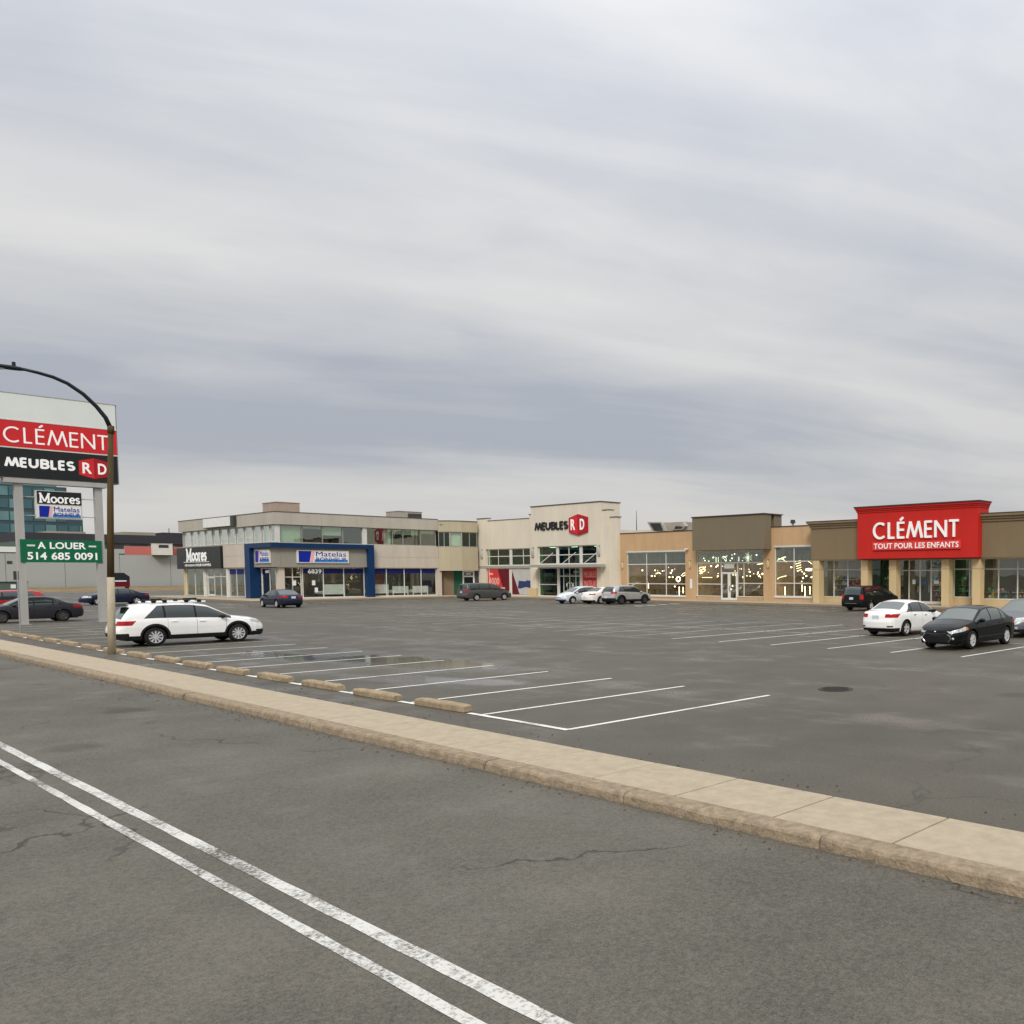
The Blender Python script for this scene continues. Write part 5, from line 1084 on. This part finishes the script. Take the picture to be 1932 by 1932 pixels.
    for k, f in enumerate(faces):
        reg, xx, s_, gh = info[k]; x, y, z = fc[k]; ay_ = abs(y); key = ('body', S['paint'], 0)
        side = 'R' if y < 0 else 'L'
        dist = min(math.hypot(x-xa, z-wr), math.hypot(x-xb, z-wr))
        if reg == 1 and gh > .13 and .06 < s_ < .90 and S['sw'][0]+S.get('swr', .35)*sfield(x, z) < x and xx < S['sw'][1]:
            key = ('pillar%d%s' % (int(np.argmin([abs(xx-q) for q in S['pillars']])), side), 'trim_black', 0)
            bnds = [S['sw'][0]]+S['pillars']+[S['sw'][1]]
            for q in range(len(bnds)-1):
                if bnds[q]+(.035 if q else 0) < xx < bnds[q+1]-(.035 if q < len(bnds)-2 else 0): key = ('side_window%d%s' % (q, side), S.get('sglass', 'car_glass'), 0)
        elif reg == 2 and ws0 < xx < ws1 and s_ > nl+ng+.6: key = ('windshield', S.get('wglass', 'car_glass_light'), 0)
        elif reg == 2 and rw0 < xx < rw1 and s_ > nl+ng+.6: key = ('rear_window', S.get('rglass', 'car_glass'), 0)
        else:
            for nm, mt, fn, rg in S['zones']:
                if rg(reg) and fn(x, ay_, z, reg) > 0: key = (nm+(side if nm in ('headlight', 'tail_light', 'fog_lamp', 'reflector', 'signal') else ''), mt, .004); break
            else:
                if S.get('clad') and reg in (0, 3, 4) and clad_field(x, ay_, z) > 0: key = ('cladding', 'trim_black', .003)
                elif reg == 0 and any(abs(xx-q) < .0052 for q in S['seams']) and z > sill+.08: key = ('door_seam', 'trim_black', -.004)
                elif reg == 0 and z > sill+.08:
                    for q in range(len(S['seams'])-1):
                        if S['seams'][q] < xx < S['seams'][q+1] and dist > Ra+.03: key = ('door%d%s' % (q, side), S['paint'], 0)
        parts.setdefault(key, []).append(k)
    for (nm, mt, off), fl in parts.items():
        used = sorted({v for k in fl for v in faces[k]}); mp = {v: n_ for n_, v in enumerate(used)}
        co = va[used]+vn[used]*off
        me = bpy.data.meshes.new(nm.rstrip('RL0123456789')); me.from_pydata(co.tolist(), [], [[mp[v] for v in faces[k]] for k in fl]); me.shade_smooth()
        me.normals_split_custom_set_from_vertices(vn[used].tolist()); me.materials.append(MATS[mt])
        base = nm
        for suf in ('R', 'L'):
            if base.endswith(suf): base = base[:-1]
        base = base.rstrip('0123456789')
        o = bpy.data.objects.new(base, me); col.objects.link(o); o.parent = root
    # underbody
    mb = MB(); mb.box(.25-xa, L-.3-xa, -hw+.27, hw-.27, sill-.03, min(.62, wr*2)); mb.build('underbody', 'trim_black', root)
    # wheels
    tw_ = S.get('tw', .22)
    for xc in (0, S['wb']):
        for sd_ in (1, -1):
            cy = sd_*(hw*.985-tw_/2); prof = [(wr*.66, .5), (wr*.72, .47), (wr*.90, .5), (wr*.965, .44), (wr, .30), (wr, 0), (wr, -.30), (wr*.965, -.44), (wr*.9, -.5), (wr*.66, -.48)]
            V_ = []; n = 28
            for r_, o_ in prof: V_ += [(xc+r_*math.cos(2*math.pi*j/n), cy+sd_*o_*tw_, wr+r_*math.sin(2*math.pi*j/n)) for j in range(n)]
            whl = MB().add(V_, [(i*n+j, i*n+(j+1) % n, (i+1)*n+(j+1) % n, (i+1)*n+j) for i in range(len(prof)-1) for j in range(n)]).build('wheel', 'rubber', root, True)
            yo = cy+sd_*tw_*.36; mb = MB(); rr = wr*.68; n = 28
            for (ra_, ya, rb_, yb_) in ((rr, .47, rr*.93, .44), (rr*.93, .44, rr*.90, .30)):
                A_ = [(xc+ra_*math.cos(2*math.pi*j/n), cy+sd_*ya*tw_, wr+ra_*math.sin(2*math.pi*j/n)) for j in range(n)]; B_ = [(xc+rb_*math.cos(2*math.pi*j/n), cy+sd_*yb_*tw_, wr+rb_*math.sin(2*math.pi*j/n)) for j in range(n)]
                mb.add(A_+B_, [(j, (j+1) % n, n+(j+1) % n, n+j) for j in range(n)])
            nsp = S.get('spokes', 5)
            for q in range(nsp):
                a = 2*math.pi*q/nsp+.3; ca_, sa_ = math.cos(a), math.sin(a); wd_ = S.get('spw', .045)
                P_ = lambda r_, t_, o_: (xc+r_*ca_-t_*sa_, cy+sd_*o_*tw_, wr+r_*sa_+t_*ca_)
                mb.hexa([P_(.03, -wd_*.7, .26), P_(rr*.95, -wd_, .26), P_(rr*.95, wd_, .26), P_(.03, wd_*.7, .26), P_(.03, -wd_*.6, .42), P_(rr*.95, -wd_*.85, .43), P_(rr*.95, wd_*.85, .43), P_(.03, wd_*.6, .42)])
            V_ = [(xc+.05*math.cos(2*math.pi*j/12), cy+sd_*tw_*.44, wr+.05*math.sin(2*math.pi*j/12)) for j in range(12)]; mb.add(V_, [tuple(range(12))])
            mb.build('rim', S.get('rim', 'alloy'), whl)
            V_ = [(xc+rr*.93*math.cos(2*math.pi*j/20), cy+sd_*tw_*.22, wr+rr*.93*math.sin(2*math.pi*j/20)) for j in range(20)]; MB().add(V_, [tuple(range(20))]).build('brake_disc', 'alloy_dark' if S.get('rim') != 'hubcap' else 'hubcap', whl)
    # mirrors, handles, plates
    xm = S['mirror'][0]-xa; zm = S['mirror'][1]
    for sd_ in (1, -1):
        mb = MB(); mb.ball((0, 0, 0), 1, 10, 8); mb.v = [(xm+p[0]*.085, sd_*(hw*.955+.09)+p[1]*.11, zm+.05+p[2]*.075) for p in mb.v]; mir = mb.build('mirror', S.get('mirmat', S['paint']), root, True)
        MB().box(xm-.04, xm+.03, sd_*(hw*.90) if sd_ > 0 else sd_*(hw*.955+.05), sd_*(hw*.955+.05) if sd_ > 0 else sd_*hw*.90, zm-.03, zm+.01).build('mirror_arm', 'trim_black', mir)
        for hx in S['handles']:
            zz_ = float(np.interp(hx, xs, be))-.11; MB().box(hx-xa-.10, hx-xa+.10, sd_*(hw*.985) if sd_ > 0 else sd_*(hw*.985+.032), sd_*(hw*.985+.032) if sd_ > 0 else sd_*hw*.985, zz_, zz_+.03).build('door_handle', S.get('hmat', S['paint']), root, bevel=.008)
    if 'plate' in S:
        zp = S['plate']; crv = S.get('cr', .10); off = float(np.interp(zp, [p[0] for p in S['rprof']], [p[1] for p in S['rprof']]))
        MB().box(-xa-crv-off-.014, -xa-crv-off+.03, -.16, .16, zp-.08, zp+.08).build('licence_plate', 'plate', root)
    for fn in S.get('extra', ()): fn(root, S, xa)
    return root
def box_part(name, mt, root, *b, bevel=0): return MB().box(*b).build(name, mt, root, bevel=bevel)

def sedan(paint_, L=4.62, W=1.78, H=1.46, **k):
    s = L/4.62; h = H/1.46
    S = dict(L=L, W=W, wr=.325, ra=.98*s, wb=2.70*s, paint=paint_, sill=.21,
             top=[(0, .72), (.02, .95*h), (.10, 1.02*h), (.55*s, 1.075*h), (.75*s, 1.12*h), (1.30*s, 1.385*h), (1.75*s, H), (2.30*s, H*.998), (2.72*s, 1.39*h), (3.40*s, 1.03*h), (3.6*s, .985*h), (4.15*s, .88*h), (4.42*s, .79*h), (4.56*s, .72), (L, .67)],
             belt=[(0, .80), (.3, .93*h), (1.2*s, .965*h), (2.3*s, .925*h), (3.35*s, .885*h), (3.6*s, .85*h), (4.3*s, .72), (L, .58)],
             fprof=[(.15, -.05), (.3, .0), (.5, .02), (.62, -.03), (.8, -.1)], rprof=[(.2, -.05), (.4, .02), (.6, .03), (.75, -.01), (1.0, -.05)],
             wind=(2.76*s, 3.42*s), rearw=(.70*s, 1.32*s), sw=(.98*s, 3.40*s), swr=.36, pillars=[1.42*s, 2.26*s], seams=[1.36*s, 2.28*s, 3.26*s], handles=[1.62*s, 2.52*s], mirror=(3.12*s, .93*h), spokes=5, zones=[])
    S.update(k); return S
def wagonish(paint_, L, W, H, ra, wb, wr, top, belt, wind, rearw, sw, pillars, seams, handles, mirror, **k):
    S = dict(L=L, W=W, wr=wr, ra=ra, wb=wb, paint=paint_, sill=.24, top=top, belt=belt, wind=wind, rearw=rearw, sw=sw, pillars=pillars, seams=seams, handles=handles, mirror=mirror, swr=.30,
             fprof=[(.15, -.06), (.35, .0), (.55, .02), (.7, -.02), (.9, -.1)], rprof=[(.2, -.05), (.45, .03), (.6, .03), (.75, -.02), (1.2, -.05)], zones=[], cr=.07)
    S.update(k); return S
# -- white estate car with roof rack (nearest)
def rack(root, S, xa):
    for sd_ in (1, -1):
        box_part('roof_rail', 'paint_white', root, 1.0-xa, 2.85-xa, sd_*.58-.03, sd_*.58+.03, 1.575, 1.635, bevel=.02)
    for x in (1.15, 1.50, 2.2, 2.62):
        b_ = box_part('rack_bar', 'trim_black', root, x-xa-.03, x-xa+.03, -.66, .66, 1.655, 1.685, bevel=.01)
        for sd_ in (1, -1): box_part('rack_foot', 'trim_black', b_, x-xa-.07, x-xa+.07, sd_*.58-.05, sd_*.58+.05, 1.58, 1.69, bevel=.02)
    for sd_, q0, q1 in ((-.45, 1.1, 1.45), (-.1, 2.25, 2.7)): MB().tube([(q0-xa, sd_, 1.712), (q1-xa, sd_, 1.716)], .028, 8).build('carrier_pad', 'trim_black', root)
    box_part('spoiler', 'trim_black', root, .02-xa, .38-xa, -.58, .58, 1.485, 1.525, bevel=.015)
outb = wagonish('paint_white', 4.82, 1.84, 1.60, 1.10, 2.745, .345,
    [(0, .78), (.03, .92), (.10, 1.02), (.22, 1.2), (.42, 1.46), (.55, 1.525), (1.0, 1.575), (1.7, 1.60), (2.3, 1.59), (2.85, 1.50), (3.62, 1.07), (3.78, 1.035), (4.3, .955), (4.62, .86), (4.77, .74), (4.82, .64)],
    [(0, .88), (.25, .99), (1.2, 1.0), (2.4, .975), (3.5, .95), (3.75, .92), (4.4, .80), (4.82, .55)],
    (2.90, 3.62), (.12, .44), (.72, 3.60), [1.42, 2.42], [1.50, 2.44, 3.42], [1.70, 2.62], (3.30, .98), clad=.40, cladend=lambda x, a, z: max(min(.30-x, .50-z), min(x-4.5, .46-z)), swr=.55, sill=.25, plan=[.76, .87, .925, .97, 1, 1, .97, .89, .78, .64],
    zones=[('tail_light', 'tail_red', lambda x, a, z, r: min((.52-(.95-z)*.8)-(x), (z)-(.79), (.95)-(z), (a)-(.52)), lambda r: True), ('headlight', 'head_lamp', lambda x, a, z, r: min((x)-(4.30), (z)-(.70+(4.82-x)*.12), (.82+(4.82-x)*.14)-(z), (a)-(.42)), lambda r: True), ('grille', 'trim_black', lambda x, a, z, r: min((z)-(.48), (.76)-(z), (.48)-(a)), lambda r: r == 4)],
    spokes=10, spw=.028, sglass='car_glass', mirmat='trim_black', plate=.80, extra=(rack,), rglass='car_glass_light')
make_car('estate_car', 'white estate car with black lower cladding and roof rack parked nose-in behind the wheel stops', outb, (-39.72, 11.12, 0), R_(90), 1.3)
# -- white saloon seen from behind
sen = sedan('paint_white', 4.62, 1.76, 1.49, plate=.80, zones=[('tail_light', 'tail_red', lambda x, a, z, r: min((.55-(.95-z)*1.2)-(x), (z)-(.79), (.94)-(z), (a)-(.42)), lambda r: True), ('exhaust_trim', 'trim_black', lambda x, a, z, r: min((.5)-(x), (.36)-(z)), lambda r: r != 1), ('reflector', 'alloy_dark', lambda x, a, z, r: min((.12)-(x), (z)-(.40), (.46)-(z), (a)-(.52), (.76)-(a)), lambda r: True), ('headlight', 'head_lamp', lambda x, a, z, r: min((x)-(4.25), (z)-(.64), (.76)-(z), (a)-(.42)), lambda r: True)], hmat='chrome', rglass='car_glass_light', mirmat='trim_black')
make_car('saloon_car', 'white saloon car seen from behind, parked beside the black saloon on the right', sen, (-20.15, 31.95, 0), R_(90), 1.2)
# -- black saloon facing the camera
def badge(root, S, xa):
    L = S['L']; MB().ball((L-xa+.14, 0, .63), .045, 10, 6, .7).build('badge', 'chrome', root, True)
    for sd_ in (1, -1): MB().ball((L-xa-.01, sd_*.60, .40), .045, 10, 6).build('fog_lamp', 'head_lamp', root, True)
    for sd_ in (1, -1): MB().tube([(L-xa+.07, sd_*.44, .545), (L-xa+.045, sd_*.53, .47), (L-xa+.045, sd_*.53, .38), (L-xa+.05, sd_*.45, .28)], .012, 6).build('grille_edge', 'chrome', root)
    MB().box(L-xa+.10, L-xa+.165, -.42, .42, .555, .572).build('grille_trim', 'alloy_dark', root)
cor = sedan('paint_blackgreen', 4.64, 1.776, 1.46, zones=[('headlight', 'head_lamp', lambda x, a, z, r: min((x)-(4.10), (z)-(.58+(4.64-x)*.17), (.67+(4.64-x)*.24)-(z), (a)-(.36+max(0, .68-z)*1.2)), lambda r: r != 2), ('signal', 'amber', lambda x, a, z, r: min((x)-(3.98), (4.12)-(x), (z)-(.68), (.78)-(z)), lambda r: True), ('grille', 'trim_black', lambda x, a, z, r: min((z)-(.27), (.54)-(z), (.58-abs(z-.40)*.7)-(a)), lambda r: r == 4), ('tail_light', 'tail_red', lambda x, a, z, r: min((.5)-(x), (z)-(.78), (.93)-(z), (a)-(.45)), lambda r: True)], spokes=6, spw=.05, extra=(badge,), sglass='car_glass_light')
make_car('saloon_car', 'glossy black saloon car facing the viewer, nearest car on the right', cor, (-14.95, 27.7+2.70*4.64/4.62, 0), R_(-90), 1.2)
# -- grey crossover at the right edge
suv_top = lambda L, H: [(0, .80), (.03, .98), (.10, 1.08), (.25, H*.84), (.45, H*.95), (.8, H*.985), (1.5, H), (2.2, H*.99), (L*.58, H*.94), (L*.75, H*.68), (L*.79, H*.645), (L*.90, H*.59), (L*.965, H*.50), (L*.99, H*.42), (L, H*.37)]
suv_belt = lambda L, H: [(0, .92), (.3, H*.665), (1.2, H*.64), (L*.55, H*.61), (L*.75, H*.585), (L*.8, H*.56), (L*.93, H*.45), (L, H*.3)]
def suv(paint_, L, W, H, **k):
    wb = k.pop('wb', 2.64); ra = (L-wb)*.49
    return wagonish(paint_, L, W, H, ra, wb, k.pop('wr', .35), suv_top(L, H), suv_belt(L, H), (L*.585, L*.75), (.10, .42), (.55, L*.745), [1.25, L*.49], [1.28, L*.495, L*.70], [1.5, L*.54], (L*.68, H*.60), **k)
cro = suv('paint_slate', 4.35, 1.80, 1.55, clad=.36, zones=[('headlight', 'head_lamp', lambda x, a, z, r: min((x)-(3.95), (z)-(.62+(4.35-x)*.1), (.78+(4.35-x)*.15)-(z), (a)-(.42)), lambda r: True), ('lower_trim', 'head_lamp', lambda x, a, z, r: min((z)-(.36), (.46)-(z), (a)-(.45), (.62)-(a)), lambda r: r == 4), ('grille', 'trim_black', lambda x, a, z, r: min((z)-(.4), (.72)-(z), (.40)-(a)), lambda r: r == 4), ('tail_light', 'tail_red', lambda x, a, z, r: min((.35)-(x), (z)-(.85), (1.05)-(z), (a)-(.5)), lambda r: True)])
make_car('crossover_car', 'dark grey crossover car cut by the right edge, nose behind the black saloon', cro, (-15.6, 33.5+.86+2.64, 0), R_(-90))
# -- minivans
def van_spec(paint_, L=5.14, W=1.95, H=1.75, **k):
    top = [(0, .85), (.02, 1.02), (.06, 1.12), (.16, H*.86), (.26, H*.955), (.5, H*.985), (1.5, H), (2.6, H*.99), (3.1, H*.95), (4.15, 1.13), (4.3, 1.08), (4.75, .96), (5.0, .82), (5.1, .70), (L, .62)]
    belt = [(0, .95), (.3, 1.04), (1.5, 1.03), (3.0, 1.0), (4.1, .97), (4.3, .93), (4.8, .78), (L, .5)]
    return wagonish(paint_, L, W, H, 1.06, 3.08, .335, top, belt, (3.14, 4.14), (.06, .26), (.34, 4.14), [1.38, 2.55], [1.42, 2.58, 3.62], [1.7, 2.85], (3.72, 1.02), swr=.10, tumble=.27, plan=[.84, .92, .96, .985, 1, 1, .985, .91, .80, .66], **k)
vz = [('tail_light', 'tail_red', lambda x, a, z, r: min((.16)-(x), (z)-(.80), (1.12)-(z), (a)-(.66)), lambda r: True), ('headlight', 'head_lamp', lambda x, a, z, r: min((x)-(4.68), (z)-(.70), (.86)-(z), (a)-(.45)), lambda r: True), ('grille', 'trim_black', lambda x, a, z, r: min((z)-(.45), (.68)-(z), (.5)-(a)), lambda r: r == 4)]
def chrome_strip(root, S, xa): MB().box(-xa-.12, -xa-.10, -.5, .5, .50, .53).build('bumper_strip', 'chrome', root)
gv = van_spec('paint_grey', zones=vz, rim='hubcap', spokes=7, spw=.06, plate=.86)
make_car('minivan', 'grey minivan parked in front of the cream shop posters', gv, (-79.45, 49.1, 0), R_(90))
bv = van_spec('paint_black', zones=vz, plate=.86, sglass='car_glass', rglass='car_glass_light', extra=(chrome_strip,))
make_car('minivan', 'black minivan seen from behind, parked before the red-fronted shop', bv, (-35.35, 52.2, 0), R_(90))
# -- row in front of the cream shop
kia = suv('paint_silver', 4.44, 1.86, 1.64, clad=.42, cladend=lambda x, a, z: min(.3-x, .55-z), plate=.62, zones=[('tail_light', 'tail_red', lambda x, a, z, r: min((.42)-(x), (z)-(.93), (1.08)-(z), (a)-(.48)), lambda r: True), ('headlight', 'head_lamp', lambda x, a, z, r: min((x)-(4.0), (z)-(.68), (.84)-(z), (a)-(.45)), lambda r: True)], rim='alloy_dark')
make_car('suv_car', 'silver compact SUV with black lower bumper parked by the cream shop entrance', kia, (-59.55, 50.4, 0), R_(90))
ws = sedan('paint_white_warm', 4.60, 1.78, 1.46, plate=.58, zones=[('tail_light', 'tail_red', lambda x, a, z, r: min((.4)-(x), (z)-(.80), (.90)-(z), (a)-(.48)), lambda r: True), ('lower_trim', 'trim_black', lambda x, a, z, r: min((.4)-(x), (.34)-(z)), lambda r: True)])
make_car('saloon_car', 'white saloon car between the light blue hatchback and the silver SUV', ws, (-62.1, 50.3, 0), R_(90))
hb = wagonish('paint_lightblue', 4.10, 1.70, 1.52, .72, 2.55, .31,
    [(0, .80), (.03, .95), (.10, 1.05), (.3, 1.35), (.5, 1.45), (1.2, 1.52), (1.9, 1.51), (2.35, 1.42), (3.12, 1.02), (3.25, .98), (3.75, .84), (3.98, .70), (4.06, .62), (4.10, .55)],
    [(0, .88), (.3, .96), (2.0, .92), (3.05, .88), (3.3, .85), (3.8, .68), (4.1, .48)], (2.40, 3.12), (.12, .46), (.50, 3.10), [1.05, 1.92], [1.1, 1.95, 2.92], [1.3, 2.15], (2.85, .92),
    zones=[('headlight', 'head_lamp', lambda x, a, z, r: min((x)-(3.62), (z)-(.60+(4.1-x)*.14), (.72+(4.1-x)*.2)-(z), (a)-(.38)), lambda r: True), ('grille', 'trim_black', lambda x, a, z, r: min((z)-(.52), (.60)-(z), (.42)-(a)), lambda r: r == 4), ('lower_bumper', 'poster_navy', lambda x, a, z, r: min((x)-(3.9), (.38)-(z), (.75)-(a)), lambda r: True), ('tail_light', 'tail_red', lambda x, a, z, r: min((.35)-(x), (z)-(.8), (1.0)-(z), (a)-(.5)), lambda r: True)])
make_car('hatchback_car', 'light blue hatchback facing the viewer in front of the cream shop', hb, (-64.65, 49.3+2.55, 0), R_(-90))
# -- dark blue saloon facing the corner building
bl = sedan('paint_navy', 4.60, 1.78, 1.45, plate=.82, zones=[('tail_light', 'tail_red', lambda x, a, z, r: min((.45)-(x), (z)-(.78), (.92)-(z), (a)-(.40)), lambda r: True), ('lower_trim', 'trim_black', lambda x, a, z, r: min((.3)-(x), (.36)-(z)), lambda r: True)])
make_car('saloon_car', 'dark blue saloon car with red tail lamps, nosed towards the blue portal', bl, (-75.6, 30.6, 0), R_(180))
# -- left-hand cars
dc = sedan('paint_charcoal', 4.55, 1.77, 1.45, zones=[('tail_light', 'tail_red', lambda x, a, z, r: min((.5)-(x), (z)-(.78), (.95)-(z), (a)-(.45)), lambda r: True), ('headlight', 'head_lamp', lambda x, a, z, r: min((x)-(4.2), (z)-(.62), (.76)-(z), (a)-(.4)), lambda r: True)], rim='alloy_dark', sglass='car_glass')
make_car('saloon_car', 'charcoal saloon car behind the pylon posts at the left edge', dc, (-64.9, 13.95, 0), R_(-90))
rs = suv('paint_red', 4.6, 1.85, 1.70, zones=[('tail_light', 'tail_red', lambda x, a, z, r: min((.35)-(x), (z)-(.85), (1.1)-(z), (a)-(.5)), lambda r: True)])
make_car('suv_car', 'red SUV at the left edge behind the charcoal saloon', rs, (-73.5, 14.2, 0), R_(-90))
ds = sedan('paint_navy', 4.85, 1.82, 1.45, zones=[('headlight', 'head_lamp', lambda x, a, z, r: min((x)-(4.3), (z)-(.62), (.78)-(z), (a)-(.4)), lambda r: True), ('tail_light', 'tail_red', lambda x, a, z, r: min((.4)-(x), (z)-(.78), (.9)-(z), (a)-(.5)), lambda r: True)])
make_car('saloon_car', 'dark blue saloon crossing the far left of the lot behind the street lamp', ds, (-97, 26.2, 0), R_(-90))
